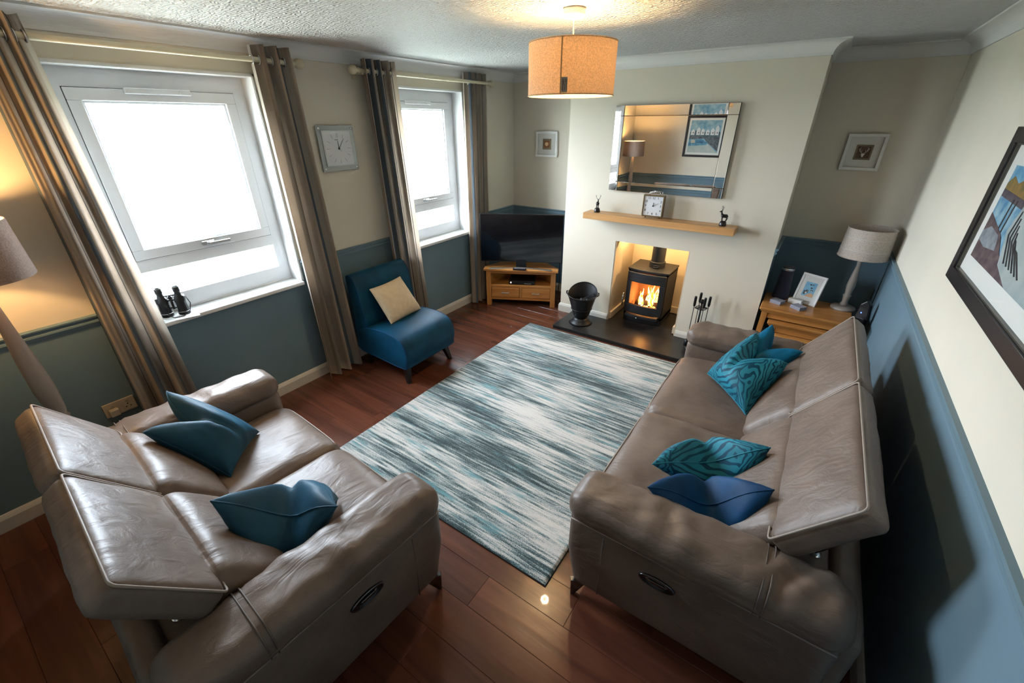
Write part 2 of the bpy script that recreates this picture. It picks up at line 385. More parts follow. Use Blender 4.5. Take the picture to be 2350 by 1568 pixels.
def rbox(hx, hy, hz, r, n=14, puff=0, wr=0, wscale=6, fn=None, uvs=False, bm=None, axes=(0, 1, 2)):
    """rounded, puffed, slightly wrinkled upholstery block centred at 0"""
    t = bmesh.new()
    vm = {}
    ts = [math.sin(PI / 2 * (2 * i / n - 1)) * .6 + (2 * i / n - 1) * .4 for i in range(n + 1)]
    h = Vector((hx, hy, hz)); inn = Vector([max(0, a - r) for a in h])
    def V(q):
        key = tuple(round(x, 5) for x in q)
        if key in vm: return vm[key]
        p = Vector([q[i] * h[i] for i in range(3)]); c = Vector([max(-inn[i], min(inn[i], p[i])) for i in range(3)])
        d = p - c; nn = d.normalized(); p = c + nn * r
        s = [1 - min(1, abs(p[i] / h[i])) ** 2.2 for i in range(3)]
        ax = max(range(3), key=lambda i: abs(q[i]))
        if puff:
            o_ = [i for i in range(3) if i != ax]; g = s[o_[0]] * s[o_[1]]
            p[ax] += math.copysign(puff * g ** .6, q[ax]) if ax in axes else 0
        if wr:
            w = noise.noise(Vector((p.x * wscale * 1.0, p.y * wscale, p.z * wscale)) + Vector((hx * 9, hy * 5, hz))) * wr
            w += noise.noise(Vector((p.x * wscale * 2.3, p.y * wscale * 2.9, p.z * wscale * 2)) + Vector((3, 1, 2))) * wr * .5
            p += nn * w
        v = t.verts.new(fn(p) if fn else p); vm[key] = v; return v
    for ax in range(3):
        for sgn in (-1, 1):
            for i in range(n):
                for j in range(n):
                    q = []
                    for (a, b) in ((i, j), (i + 1, j), (i + 1, j + 1), (i, j + 1)):
                        e = [0, 0, 0]; e[ax] = sgn; e[(ax + 1) % 3] = ts[a]; e[(ax + 2) % 3] = ts[b]; q.append(V(e))
                    try: f = t.faces.new(q); f.smooth = True
                    except ValueError: pass
    bmesh.ops.recalc_face_normals(t, faces=t.faces)
    if bm is None: return t
    merge(bm, t); return bm

def text(s, size, loc, rot, m, parent, name='lettering', align='CENTER', ext=.0005):
    c = bpy.data.curves.new(name, 'FONT'); c.body = s; c.size = size; c.align_x = align; c.align_y = 'CENTER'; c.extrude = ext
    c.resolution_u = 3; c.materials.append(MT[m]); q = bpy.data.objects.new(name, c); me = bpy.data.meshes.new_from_object(q); me.name = name
    bpy.data.objects.remove(q); bpy.data.curves.remove(c); o = bpy.data.objects.new(name, me); COL.objects.link(o); o.parent = parent; o.location = loc; o.rotation_euler = rot
    return o

# ------------------------------------------------------------------ room shell
DZ = .965
def wallbox(bm, x0, x1, y0, y1, z0, z1):
    if z0 < DZ < z1:
        box(bm, x0, x1, y0, y1, z0, DZ, 1); box(bm, x0, x1, y0, y1, DZ, z1, 0)
    else: box(bm, x0, x1, y0, y1, z0, z1, 1 if z1 <= DZ else 0)
T = .28
bm = B()
edges = [YB - T, WINS[0][0], WINS[0][1], WINS[1][0], WINS[1][1], T]
for i in (0, 2, 4): wallbox(bm, -T, 0, edges[i], edges[i + 1], 0, H)
for a, b in WINS: wallbox(bm, -T, 0, a, b, 0, WZ0 - .02); wallbox(bm, -T, 0, a, b, WZ1, H)
tag(obj('wall_left', bm, ['cream', 'blue']), kind='structure')
bm = B(); wallbox(bm, 0, W, 0, T, 0, H); tag(obj('wall_far', bm, ['cream', 'blue']), kind='structure')
bm = B(); wallbox(bm, W, W + T, YB - T, T, 0, H); tag(obj('wall_right', bm, ['cream', 'blue']), kind='structure')
bm = B(); wallbox(bm, 0, W, YB - T, YB, 0, H); tag(obj('wall_back', bm, ['cream', 'blue']), kind='structure')
# chimney breast, hollow firebox behind a lintel
bm = B()
for x0, x1 in ((BL, OX1), (OX2, BR)): box(bm, x0, x1, -D, 0, 0, OZ, 0)
box(bm, BL, BR, -D, -D + .10, OZ, 1.1, 0); box(bm, BL, OX1, -D + .10, 0, OZ, 1.1, 0); box(bm, OX2, BR, -D + .10, 0, OZ, 1.1, 0)
box(bm, BL, BR, -D, 0, 1.1, H, 0)
for x0, x1 in ((BL - .001, BL), (BR, BR + .001)): box(bm, x0, x1, -D + .002, 0, 0, DZ, 1)
tag(obj('wall_chimney_breast', bm, ['cream', 'blue']), kind='structure')
bm = B()
t_ = .012
box(bm, OX1, OX1 + t_, -D + .004, -t_, 0, 1.1); box(bm, OX2 - t_, OX2, -D + .004, -t_, 0, 1.1); box(bm, OX1, OX2, -t_, 0, 0, 1.1)
fl = tag(obj('wall_firebox_lining', bm, 'render'), kind='structure')
bm = B()
for s in ((OX1 + t_, OX1 + t_ + .02, -D + .01, -.02), (OX2 - t_ - .02, OX2 - t_, -D + .01, -.02), (OX1 + t_, OX2 - t_, -.032, -t_)): box(bm, *s, .045, .12, bev=.004)
obj('inner_skirting', bm, 'render', fl)
bm = bx(-T, W + T, YB - T, T, H, H + .1); tag(obj('ceiling', bm, 'ceil'), kind='structure')
floor = tag(obj('floor', bx(-T, W + T, YB - T, T, -.1, -.012), 'gap'), kind='structure')
# planks, 165 mm boards running across the room
PL, PW = 1.2, .165
cache = {}
def plank_mesh(L_):
    k = round(L_, 3)
    if k not in cache:
        b_ = bx(.0003, L_ - .0003, .0003, PW - .0003, -.012, 0, bev=.0011, seg=1)
        bmesh.ops.recalc_face_normals(b_, faces=b_.faces)
        me = bpy.data.meshes.new('plank'); b_.to_mesh(me); b_.free(); me.materials.append(MT['floor']); cache[k] = me
    return cache[k]
y = -3.735 - PW * 9; k = -9
offs = {1: .3, 3: .9, 9: .9, 0: 1.1, 2: .62, -1: .75}
while y < 0:
    off = offs.get(k, (.37 * k * k + .83 * k) % 1.2); x = off - PL
    while x < W:
        a, b = max(0, x), min(W, x + PL)
        if b - a > .02:
            o = bpy.data.objects.new('plank', plank_mesh(b - a)); COL.objects.link(o); o.parent = floor; o.location = (a, y, 0)
        x += PL
    y += PW; k += 1
# mouldings
LOOP = [(0, 0), (BL, 0), (BL, -D), (BR, -D), (BR, 0), (W, 0), (W, YB), (0, YB)]
cv = [(0, H - .085), (.008, H - .085)] + [(.085 - .077 * math.cos(a), H - .082 + .072 * math.sin(a)) for a in [PI / 2 * i / 8 for i in range(0, 9)]] + [(.092, H - .01), (.092, H), (0, H)]
tag(obj('trim_1', sweep(B(), LOOP, cv, True), 'cove', smooth=False), 'white coved cornice running round the whole ceiling edge', kind='structure')
dp = [(0, .945), (.008, .945), (.01, .958), (.018, .962), (.018, .972), (.012, .977), (.012, .985), (.024, .992), (.026, 1.0), (.02, 1.004), (0, 1.004)]
for i, pth in enumerate([[(0, WINS[1][1] + .015), (0, 0), (BL, 0)], [(0, WINS[0][1] + .015), (0, WINS[1][0] - .015)], [(BR, -D + .002), (BR, 0), (W, 0), (W, YB), (0, YB), (0, WINS[0][0] - .015)]]):
    tag(obj('trim_%d' % (i + 2), sweep(B(), pth, dp), 'rail'), kind='structure')
bp = [(0, 0), (.017, 0), (.017, .072), (.012, .085), (.006, .096), (0, .098)]
tag(obj('baseboard_left', sweep(B(), [(W, -3.0), (W, YB), (0, YB), (0, 0), (BL, 0), (BL, -D), (OX1 - .003, -D)], bp), 'skirt'), kind='structure')
tag(obj('baseboard_right', sweep(B(), [(OX2 + .003, -D), (BR, -D), (BR, 0), (W, 0), (W, -2.998)], bp), 'skirt'), kind='structure')
# windows
def window(n, a, b, label):
    w = thing('window_%d' % n, label, None, (-.12, a, WZ0), kind='structure')
    L_ = b - a; Z = WZ1 - WZ0
    bm = B(); e = .012                                   # reveal lining, slightly proud of the wall
    box(bm, -.14, .126, -e, 0, 0, Z + e); box(bm, -.14, .126, L_, L_ + e, 0, Z + e); box(bm, -.14, .126, -e, L_ + e, Z, Z + e)
    box(bm, -.14, .122, 0, .004, 0, Z, 0); box(bm, -.14, .122, L_ - .004, L_, 0, Z, 0); box(bm, -.14, .122, 0, L_, Z - .004, Z, 0)
    obj('reveal', bm, 'white', w)
    s = obj('sill', box(box(box(B(), -.1, .155, .001, L_ - .001, -.028, 0, bev=.006), -.1, -.045, .004, L_ - .004, 0, .035, bev=.004), -.1, .0, .004, L_ - .004, 0, .012, bev=.003), 'white', w)
    f0, f1 = .004, L_ - .004; zs = 1.203 - WZ0; zt = Z - .004
    s0, s1 = .085, L_ - .082; z0, z1 = zs, 2.100 - WZ0; sw = .058; fw = .078
    bm = B(); ring(bm, 'x', -.075, -.010, f0, f1, z0 - .003, zt, (s0 - f0 - .0015, f1 - s1 - .0015, .0015, zt - z1 - .0015))
    ring(bm, 'x', -.075, -.010, f0, f1, .012, z0 - .003, (fw, fw, .10, .072)); fr = obj('outer_frame', bm, 'upvc', w)
    sa = obj('sash', ring(B(), 'x', -.065, .0, s0, s1, z0, z1, sw, .003), 'upvc', w)
    obj('gasket', ring(B(), 'x', -.045, -.006, s0 - .0022, s1 + .0022, z0 - .0022, z1 + .0022, .0045), 'rubber', sa)
    obj('glazing_bead', ring(B(), 'x', -.04, -.016, s0 + sw - .001, s1 - sw + .001, z0 + sw - .001, z1 - sw + .001, .012), 'upvc', sa)
    obj('pane', bx(-.034, -.028, s0 + sw - .005, s1 - sw + .005, z0 + sw - .005, z1 - sw + .005), 'glass', sa)
    obj('lower_pane', bx(-.046, -.04, f0 + fw - .005, f1 - fw + .005, .108, zs - .07), 'glass', w)
    bm = B(); c = (s0 + s1) / 2 + .0
    box(bm, 0, .012, c - .045, c + .03, z0 + .018, z0 + .045, bev=.004); box(bm, .012, .03, c - .02, c, z0 + .022, z0 + .04, bev=.003)
    box(bm, .024, .034, c - .01, c + .12, z0 + .02, z0 + .038, bev=.004)
    obj('handle', bm, 'steel', w)
    bm = B(); box(bm, 0, .016, c - .16, c + .16, z1 - .022, z1 + .008, bev=.004); box(bm, .016, .022, c + .10, c + .11, z1 - .016, z1 + .002)
    obj('trickle_vent', bm, 'upvc', w)
window(1, *WINS[0], 'large white window nearest the small sofa with binoculars on the sill')
window(2, *WINS[1], 'white window beside the television')
tag(obj('ground', bx(-60, -.4, -60, 60, -1.2, -1.0), 'grass'), kind='structure')

# ------------------------------------------------------------------ rug
def rug():
    x0, x1, y0, y1 = .935, 2.545, -3.46, -1.055
    t = thing('rug', 'rectangular streaked teal and grey rug in the middle of the floor', 'rug', ((x0 + x1) / 2, (y0 + y1) / 2, 0))
    hx, hy = (x1 - x0) / 2, (y1 - y0) / 2
    bm = B(); nx, ny = 200, 300; g = []
    for j in range(ny + 1):
        row = []
        for i in range(nx + 1):
            x, y_ = -hx + 2 * hx * i / nx, -hy + 2 * hy * j / ny
            e = min(hx - abs(x), hy - abs(y_)); z = .017 - .008 * max(0, 1 - e / .012) + (random.random() - .5) * .0028
            row.append(bm.verts.new((x, y_, z)))
        g.append(row)
    for j in range(ny):
        for i in range(nx): bm.faces.new((g[j][i], g[j][i + 1], g[j + 1][i + 1], g[j + 1][i]))
    p = obj('pile', bm, 'rug', t, smooth=True); p['kind'] = 'stuff'
    obj('backing', bx(-hx - .003, hx + .003, -hy - .003, hy + .003, 0, .0085, bev=.002), mat('rug binding', (.03, .05, .055), .9), t)
rug()

# ------------------------------------------------------------------ sofas
def sofa(label, loc, rz, w, hb=0):
    t = thing('recliner_sofa', label, 'sofa', loc, rz)
    aw = .225; iw = w - 2 * aw; cw = iw / 2
    # seat base and front panels
    obj('base', box(B(), -w / 2 + .04, w / 2 - .04, -.42, .40, .1, .30, bev=.02), 'leather', t)
    for s in (-1, 1):
        hw = cw / 2 - .002
        fr = obj('footrest_panel', rbox(hw, .03, .135, .025, 10, .006, .002), 'leather', t, True, (s * cw / 2, .425, .245))
        def seatfn(p):
            f = max(0, p.y / .3); return Vector((p.x, p.y, p.z - .03 * f ** 4 + .008 * noise.noise(Vector((p.x * 5 + s * 4, p.y * 7, 1))) * (p.z > 0)))
        sc = obj('seat_cushion', rbox(hw, .315, .095, .055, 26, .014, .004, 7, seatfn), 'leather', t, True, (s * cw / 2, .165, .355))
        z_ = .078; y_ = .292
        obj('piping', tube(B(), [(-hw + .03 + (2 * hw - .06) * i / 16, y_ + .012 - .01 * (abs(i - 8) / 8) ** 6, z_ - .025) for i in range(17)], .0035, 6), 'stitch', sc)
        # lower back (lumbar) cushion
        a = math.atan2(.2, .24)
        def lumb(p):
            q = Vector((p.x, p.y, p.z)); return Matrix.Rotation(a, 3, 'X') @ q
        lc = obj('lumbar_cushion', rbox(hw, .075, .17, .06, 20, .022, .005, 8, lumb, axes=(1,)), 'leather', t, True, (s * cw / 2, -.185, .535))
        # headrest
        a2 = math.atan2(.205, .29); hx, hy, hz = cw / 2 + .018, .048, .17
        def head(p):
            return Matrix.Rotation(a2, 3, 'X') @ Vector((p.x, p.y, p.z))
        hc = obj('headrest', rbox(hx, hy, hz, .032, 26, .016, .0035, 7, head, axes=(1,)), 'leather', t, True, (s * (cw / 2 + .021), -.298 - .038 - hb, .80 - .03))
        e = .022; y2 = hy - .004
        loop = []
        for cx, cz, a0 in ((hx - e, hz - e, 0), (-hx + e, hz - e, 90), (-hx + e, -hz + e, 180), (hx - e, -hz + e, 270)):
            for q in range(4):
                an = R(a0 + q * 30); loop.append(head(Vector((cx + (e - .004) * math.cos(an), y2, cz + (e - .004) * math.sin(an)))))
        obj('piping', tube(B(), loop, .004, 6, closed=True), 'stitch', hc)
        bk = B(); lathe(bk, [(.014, 0), (.02, .004), (.02, .012), (.012, .016), (0, .016)], 16); tube(bk, [(0, .0, .01), (0, -.02, .05), (0, -.04, .09)], .006)
        obj('headrest_bracket', bk, 'chrome', t, loc=(s * (cw - .09), -.36, .56), sharp=30)
    obj('rear_panel', rbox(w / 2 - .03, .045, .235, .03, 14, .004, .002), 'leather', t, True, (0, -.455, .335))
    obj('rear_ledge', rbox(iw / 2, .09, .04, .02, 10), 'leather', t, True, (0, -.36, .5))
    for s in (-1, 1):
        X = s * (w / 2 - aw / 2)
        def armfn(p):                                     # front face bows a little, foot tapers in
            q = Vector(p); q.z += 0
            if q.y > .3: q.y -= .03 * max(0, -q.z / .2)
            q.x -= s * .012 * max(0, -q.z / .2) * (q.x * s > 0)
            return q
        ap = obj('arm_panel', rbox(aw / 2 - .012, .455, .215, .03, 18, .004, .002, 5, armfn), 'leather', t, True, (X, .0, .315))
        def padfn(p):
            q = Vector(p); f = (q.y + .47) / .94
            q.z *= 1 + .08 * math.sin(f * PI)
            if q.z < 0: q.x *= 1.0 + .05 * (-q.z / .08)
            pk = math.sin(q.y * 40 + 5 * noise.noise(Vector((q.x * 6, q.y * 3, s)))) * noise.noise(Vector((q.y * 5, q.x * 5, s * 3)))
            m_ = 1 - .06 * math.exp(-((q.y + .225) / .012) ** 2) if q.z > -.02 else 1
            q.z = q.z * m_ + (.024 * pk if q.z > -.03 else 0); q.x *= m_
            return q
        pd = obj('arm_pad', rbox(aw / 2 + .004, .468, .068, .062, 44, .006, .002, 9, padfn), 'leather', t, True, (X, .0, .565))
        obj('seam', tube(B(), [(s * (aw / 2 + .001), -.44 + .88 * i / 20, -.042) for i in range(21)], .003, 6), 'stitch', pd)
        ax_, az_, rr_ = aw / 2 + .006, .0705, .060
        for q in (-.236, -.214):
            pp = [((ax_ - rr_) * (1 if k < 9 else -1) + rr_ * math.cos(PI * k / 17), q, (az_ - rr_) + rr_ * math.sin(PI * k / 17)) for k in range(18)]
            obj('seam', tube(B(), [(ax_, q, -.04)] + [(x_, y_, z_ * 1.058) for x_, y_, z_ in pp] + [(-ax_, q, -.04)], .0028, 6), 'seam', pd)
        so = s * (aw / 2 - .0105)
        obj('seam', tube(B(), [(so - s * .012 * max(0, -z) / .2, .30, z) for z in (.17, .05, -.08, -.2)], .003, 6), 'seam', ap)
        obj('seam', tube(B(), [(so - s * .004, .30 - .74 * i / 10, -.045) for i in range(11)], .002, 6), 'stitch', ap)
        # recliner release handle: oval chrome cup
        hd = B(); lathe(hd, [(0, .001), (.028, .001), (.034, .006), (.042, .009), (.047, .004), (.049, 0)], 32)
        for v in hd.verts: v.co = Vector((v.co.z * s, v.co.x * 1.45, v.co.y * .58))
        hx_ = (s * (w / 2 - .0095), .08, .405)
        if True:
            ho = obj('release_handle', hd, 'black', t, True, hx_)
            obj('handle_rim', tube(B(), [(.006 * s, .064 * math.cos(a_), .0255 * math.sin(a_)) for a_ in [2 * PI * i / 28 for i in range(28)]], .0035, 6, closed=True), 'dchrome', ho)
            obj('handle_lever', rbox(.004, .03, .007, .003, 6), 'dchrome', ho, True, (.006 * s, .0, .0))
        
        for fy in (-.40, .41):
            lg = B(); q = 1 if fy > 0 else -1
            P = [(0, 0), (.085, 0), (.018, -.1), (.004, -.1)]
            prism(lg, [(-a_ * q, z_) for a_, z_ in P], -.012, .012, axis='x', bev=.002)
            lo = obj('leg', lg, 'dchrome', t, loc=(s * (w / 2 - .03), fy + (.02 if q > 0 else -.02), .102), rot=(0, 0, -s * q * R(35)))
    return t
sofa('small taupe leather two seat recliner sofa with two plain teal cushions', (1.355, -4.115, 0), R(-3.5), 1.6, .035)
sofa('long taupe leather recliner sofa along the right wall with four blue cushions', (3.08, -2.435, 0), R(90), 2.03)

# ------------------------------------------------------------------ scatter cushions
def pillow(name, label, TL, TR, BR_, BL_, thick, chop, m, group=None, cat='cushion', wr=.004, pipe=None, pinch=.07):
    TL, TR, BR_, BL_ = map(Vector, (TL, TR, BR_, BL_)); c = (TL + TR + BR_ + BL_) / 4
    nn = (TR - BL_).cross(TL - BR_).normalized(); up = ((TL + TR) - (BL_ + BR_)).normalized()
    n = 36; bm = B(); uvl = bm.loops.layers.uv.new('UVMap'); sheets = []
    def P(u, v, side):
        uu = u * (1 - pinch * (1 - v * v)); vv = v * (1 - pinch * (1 - u * u))
        a, b = (uu + 1) / 2, (vv + 1) / 2
        p = (BL_ * (1 - a) + BR_ * a) * (1 - b) + (TL * (1 - a) + TR * a) * b
        k = math.exp(-(u / .48) ** 2) * b ** 1.3
        p = p - up * chop * k
        h = thick / 2 * (max(0, (1 - u ** 2)) * max(0, 1 - v ** 2)) ** .42 * (1 + .35 * (1 - b)) * (1 + .45 * k * (chop > 0))
        crease = -.045 * math.exp(-(u / .13) ** 2) * b ** .6 * (chop > 0) * (1 - v * v) 
        w = wr * (noise.noise(Vector((u * 3, v * 3, thick * 40 + side))) + .6 * noise.noise(Vector((u * 8, v * 5, side * 3 + 7))))
        return p + nn * side * (h + crease + w * min(1, h * 30)) - c
    V = {}
    for side in (1, -1):
        for i in range(n + 1):
            for j in range(n + 1):
                u = math.sin(PI / 2 * (2 * i / n - 1)); v = math.sin(PI / 2 * (2 * j / n - 1))
                edge = i in (0, n) or j in (0, n)
                if edge and side == -1: V[side, i, j] = V[1, i, j]
                else: V[side, i, j] = bm.verts.new(P(u, v, side))
    for side in (1, -1):
        for i in range(n):
            for j in range(n):
                ids = [(i, j), (i + 1, j), (i + 1, j + 1), (i, j + 1)]
                if side < 0: ids = ids[::-1]
                f = bm.faces.new([V[side, *q] for q in ids]); f.smooth = True
                for lp, q in zip(f.loops, ids): lp[uvl].uv = (q[0] / n, q[1] / n)
    edge = [V[1, i, 0].co.copy() for i in range(0, n, 2)] + [V[1, n, j].co.copy() for j in range(0, n, 2)] + [V[1, n - i, n].co.copy() for i in range(0, n, 2)] + [V[1, 0, n - j].co.copy() for j in range(0, n, 2)]
    o = obj(name, bm, m, None, True, tuple(c)); tag(o, label, cat, group)
    obj('piping', tube(B(), edge, .0032, 6, closed=True), pipe or m, o)
    return o
G1 = 'plain teal cushions on the small sofa'; G2 = 'blue cushions on the long sofa'
pillow('scatter_cushion', 'plain dark teal cushion with a chopped top leaning on the window end arm', (.70, -4.09, .75), (.93, -4.27, .72), (1.20, -4.10, .465), (.99, -3.86, .47), .18, .17, 'teal', G1)
pillow('scatter_cushion', 'plain dark teal folded cushion against the near arm of the small sofa', (1.95, -4.01, .67), (1.62, -4.28, .74), (1.66, -4.24, .47), (1.74, -3.90, .48), .22, .17, 'teal', G1)
pillow('scatter_cushion', 'plain royal blue velvet cushion leaning on the nearest arm of the long sofa', (3.27, -3.07, .72), (2.868, -3.26, .66), (2.93, -3.12, .48), (3.24, -3.02, .48), .20, .16, 'navy', G2)
pillow('scatter_cushion', 'teal palm leaf velvet cushion behind the royal blue one', (3.235, -2.78, .69), (2.83, -3.06, .60), (2.86, -2.86, .47), (3.2, -2.68, .47), .18, .15, 'leaf', G2)
pillow('scatter_cushion', 'teal palm leaf velvet cushion standing near the hearth end of the long sofa', (3.03, -1.66, .72), (3.23, -1.97, .71), (3.11, -2.26, .48), (2.84, -1.96, .50), .2, .16, 'leaf', G2)
pillow('scatter_cushion', 'plain bright blue velvet cushion tucked behind the palm leaf one', (3.10, -1.57, .76), (3.29, -1.79, .72), (3.17, -1.92, .49), (2.88, -1.72, .50), .15, .12, 'turq', G2)

# ------------------------------------------------------------------ slipper chair
def chair():
    t = thing('slipper_chair', 'armless petrol blue velvet slipper chair below the wall clock', 'chair', (.03, 0, 0))
    y0, y1 = -2.635, -2.07
    def roundprism(prof, r=.028):
        return prism(B(), prof, y0, y1, axis='y', bev=r)
    def smoothp(pts, k=5):
        out = []; n = len(pts)
        for i in range(n):
            p0, p1, p2, p3 = [Vector(pts[(i + q) % n]) for q in (-1, 0, 1, 2)]
            for s in range(k):
                u = s / k; out.append(tuple(.5 * ((2 * p1) + (p2 - p0) * u + (2 * p0 - 5 * p1 + 4 * p2 - p3) * u * u + (3 * p1 - p0 - 3 * p2 + p3) * u ** 3)))
        return out
    def soft(prof, hwid, corner=.05, m='velvet', name='seat'):
        # loft across the width: profile shrinks toward both sides for rolled edges
        bm = B(); c = Vector((sum(p[0] for p in prof) / len(prof), sum(p[1] for p in prof) / len(prof)))
        ym = (y0 + y1) / 2; rings = []
        st = [(-1, .86), (-.995, .93), (-.975, .965), (-.94, .985), (-.88, 1), (-.4, 1), (0, 1), (.4, 1), (.88, 1), (.94, .985), (.975, .965), (.995, .93), (1, .86)]
        for s, k in st:
            kk = 1 - (1 - k) * .55
            rings.append([bm.verts.new((c.x + (p[0] - c.x) * kk, ym + s * hwid, c.y + (p[1] - c.y) * kk)) for p in prof])
        for A, Q in zip(rings, rings[1:]):
            for i in range(len(prof)): bm.faces.new((A[i], A[(i + 1) % len(prof)], Q[(i + 1) % len(prof)], Q[i])).smooth = True
        bm.faces.new(rings[0]); bm.faces.new(rings[-1][::-1])
        o = obj(name, bm, m, t, True, sharp=50)
        for s in (-1, 1):
            kk = .97; obj('piping', tube(B(), [(c.x + (p[0] - c.x) * kk, ym + s * hwid * .99, c.y + (p[1] - c.y) * kk) for p in prof], .004, 6, closed=True), 'navy', o)
    seat = smoothp([(.15, .17), (.4, .155), (.70, .145), (.735, .2), (.748, .29), (.725, .365), (.66, .415), (.52, .435), (.36, .425), (.25, .405), (.16, .36), (.13, .25)])
    soft(seat, .285)
    back = smoothp([(.14, .2), (.22, .3), (.285, .42), (.265, .56), (.245, .70), (.225, .79), (.19, .84), (.145, .848), (.12, .82), (.13, .70), (.145, .5), (.135, .35)])
    soft(back, .28, name='backrest')
    for x, y_, dx, dy in ((.65, -2.575, .045, -.03), (.65, -2.135, .045, .03), (.2, -2.56, -.04, 0), (.2, -2.15, -.04, 0)):
        bm = B(); a = .03; b = .017
        q = [(-a, -a), (a, -a), (a, a), (-a, a)]
        A = [bm.verts.new((i, j, .17)) for i, j in q]; Q = [bm.verts.new((dx + i * b / a, dy + j * b / a, 0)) for i, j in q]
        bm.faces.new(A); bm.faces.new(Q[::-1])
        for i in range(4): bm.faces.new((A[i], A[(i + 1) % 4], Q[(i + 1) % 4], Q[i]))
        bmesh.ops.bevel(bm, geom=bm.edges[:], offset=.004, segments=1, affect='EDGES')
        obj('leg', bm, 'darkwood', t, loc=(x, y_, 0))
chair()
pillow('scatter_cushion', 'square cream cloth cushion resting on the blue slipper chair', (.33, -2.55, .73), (.30, -2.20, .735), (.42, -2.11, .425), (.46, -2.49, .43), .11, 0, 'cushion', pinch=.05, wr=.003)

# ------------------------------------------------------------------ curtains
def curtain(label, yt, yb, n, zb=.012, phase=0, x0=.1, amp=.045, rep=.4, uvo=0):
    nf = n * 14; nz = 24; bm = B(); uvl = bm.loops.layers.uv.new('UVMap'); V = []
    zt = 2.352
    for j in range(nz + 1):
        f = j / nz; z = zt + (zb - zt) * f; row = []
        for i in range(nf + 1):
            u = i / nf; ya = yt[0] + (yt[1] - yt[0]) * u; yc = yb[0] + (yb[1] - yb[0]) * u
            g = f ** 1.0; y_ = ya * (1 - g) + yc * g
            am = amp * (1 - .1 * f) * (1 + .25 * noise.noise(Vector((u * 5, f * 1.5, phase))))
            ph = 2 * PI * n * u + phase + .22 * noise.noise(Vector((u * 4, f * 1.2, phase + 5))) * f * 2
            row.append(bm.verts.new((x0 + am * math.sin(ph) + .01 * f, y_ + .012 * math.cos(ph * 2) * 0 + .001 * noise.noise(Vector((u * 20, f * 6, 1))), z)))
        V.append(row)
    for j in range(nz):
        for i in range(nf):
            fc = bm.faces.new((V[j][i], V[j][i + 1], V[j + 1][i + 1], V[j + 1][i])); fc.smooth = True
            for lp, (a, b) in zip(fc.loops, ((i, j), (i + 1, j), (i + 1, j + 1), (i, j + 1))): lp[uvl].uv = (a / nf * n * rep + uvo, b / nz)
    bmesh.ops.solidify(bm, geom=bm.faces[:], thickness=.003)
    c = obj('curtain', bm, 'curtain', None, True); tag(c, label, 'curtain')
    for k in range(2 * n):                                  # eyelets where the cloth crosses the pole
        u = (k * .5 + .25 * 0 - phase / (2 * PI)) / n % 1
        y_ = yt[0] + (yt[1] - yt[0]) * u
        if k and False: pass
        sgn = 1 if k % 2 else -1
        ring = [(x0 + .022 * math.cos(a) * .9, y_ + sgn * 0.012 * math.cos(a) * 0, 2.275 + .022 * math.sin(a)) for a in [2 * PI * q / 14 for q in range(14)]]
        obj('eyelet', tube(B(), ring, .004, 6, closed=True), 'steel', c)
    return c
curtain('striped grey and beige curtain left of the large window beside the floor lamp', (-4.085, -3.90), (-4.135, -3.82), 3, phase=.4, amp=.045, uvo=.76)
curtain('striped curtain right of the large window, next to the wall clock', (-2.94, -2.70), (-2.935, -2.62), 3, phase=2.6, amp=.05, x0=.1, uvo=.37)
curtain('striped curtain left of the far window, behind the blue chair', (-2.13, -1.84), (-2.08, -1.75), 4, phase=1.2, amp=.048, uvo=.0)
curtain('striped curtain right of the far window, by the television', (-.93, -.61), (-.98, -.68), 4, phase=3.4, amp=.035, x0=.078)
def pole(label, y0, y1):
    t = thing('curtain_pole', label, 'curtain pole', (.1, (y0 + y1) / 2, 2.275)); h = (y1 - y0) / 2
    obj('rod', tube(B(), [(0, -h, 0), (0, h, 0)], .0145, 16), 'rod', t, True, sharp=40)
    for s in (-1, 1):
        b = B(); lathe(b, [(.0145, -.03), (.019, -.028), (.019, -.018), (.013, -.012), (.017, -.004), (.028, .01), (.032, .026), (.028, .044), (.016, .055), (0, .058)], 20)
        for v in b.verts: v.co = Vector((v.co.x, v.co.z * s, v.co.y))
        obj('finial', b, 'rod', t, True, (0, s * h, 0))
        br = B(); box(br, -.1, -.088, -.03, .03, -.05, .045, bev=.003); tube(br, [(-.09, 0, -.01), (-.03, 0, -.012), (0, 0, -.016)], .011, 10)
        obj('bracket', br, 'rod', t, loc=(0, s * (h - .06), 0))
pole('cream wooden curtain pole over the large window', -4.34, -2.655)
pole('cream wooden curtain pole over the far window', -2.185, -.565)

# ------------------------------------------------------------------ fireplace
tag(obj('hearth', prism(B(), [(1.19, -1.014), (2.72, -1.014), (2.72, -D - .018), (OX2 - .013, -D - .018), (OX2 - .013, -.013), (OX1 + .013, -.013), (OX1 + .013, -D - .018), (1.19, -D - .018)], 0, .04, bev=.004), 'slate'),
    'black slate hearth slab in front of the fireplace', 'hearth')
tag(obj('mantel_shelf', bx(1.31, 2.65, -D - .171, -D, 1.098, 1.155, bev=.003), 'beam'), 'chunky pale oak floating mantel shelf above the stove', 'shelf')

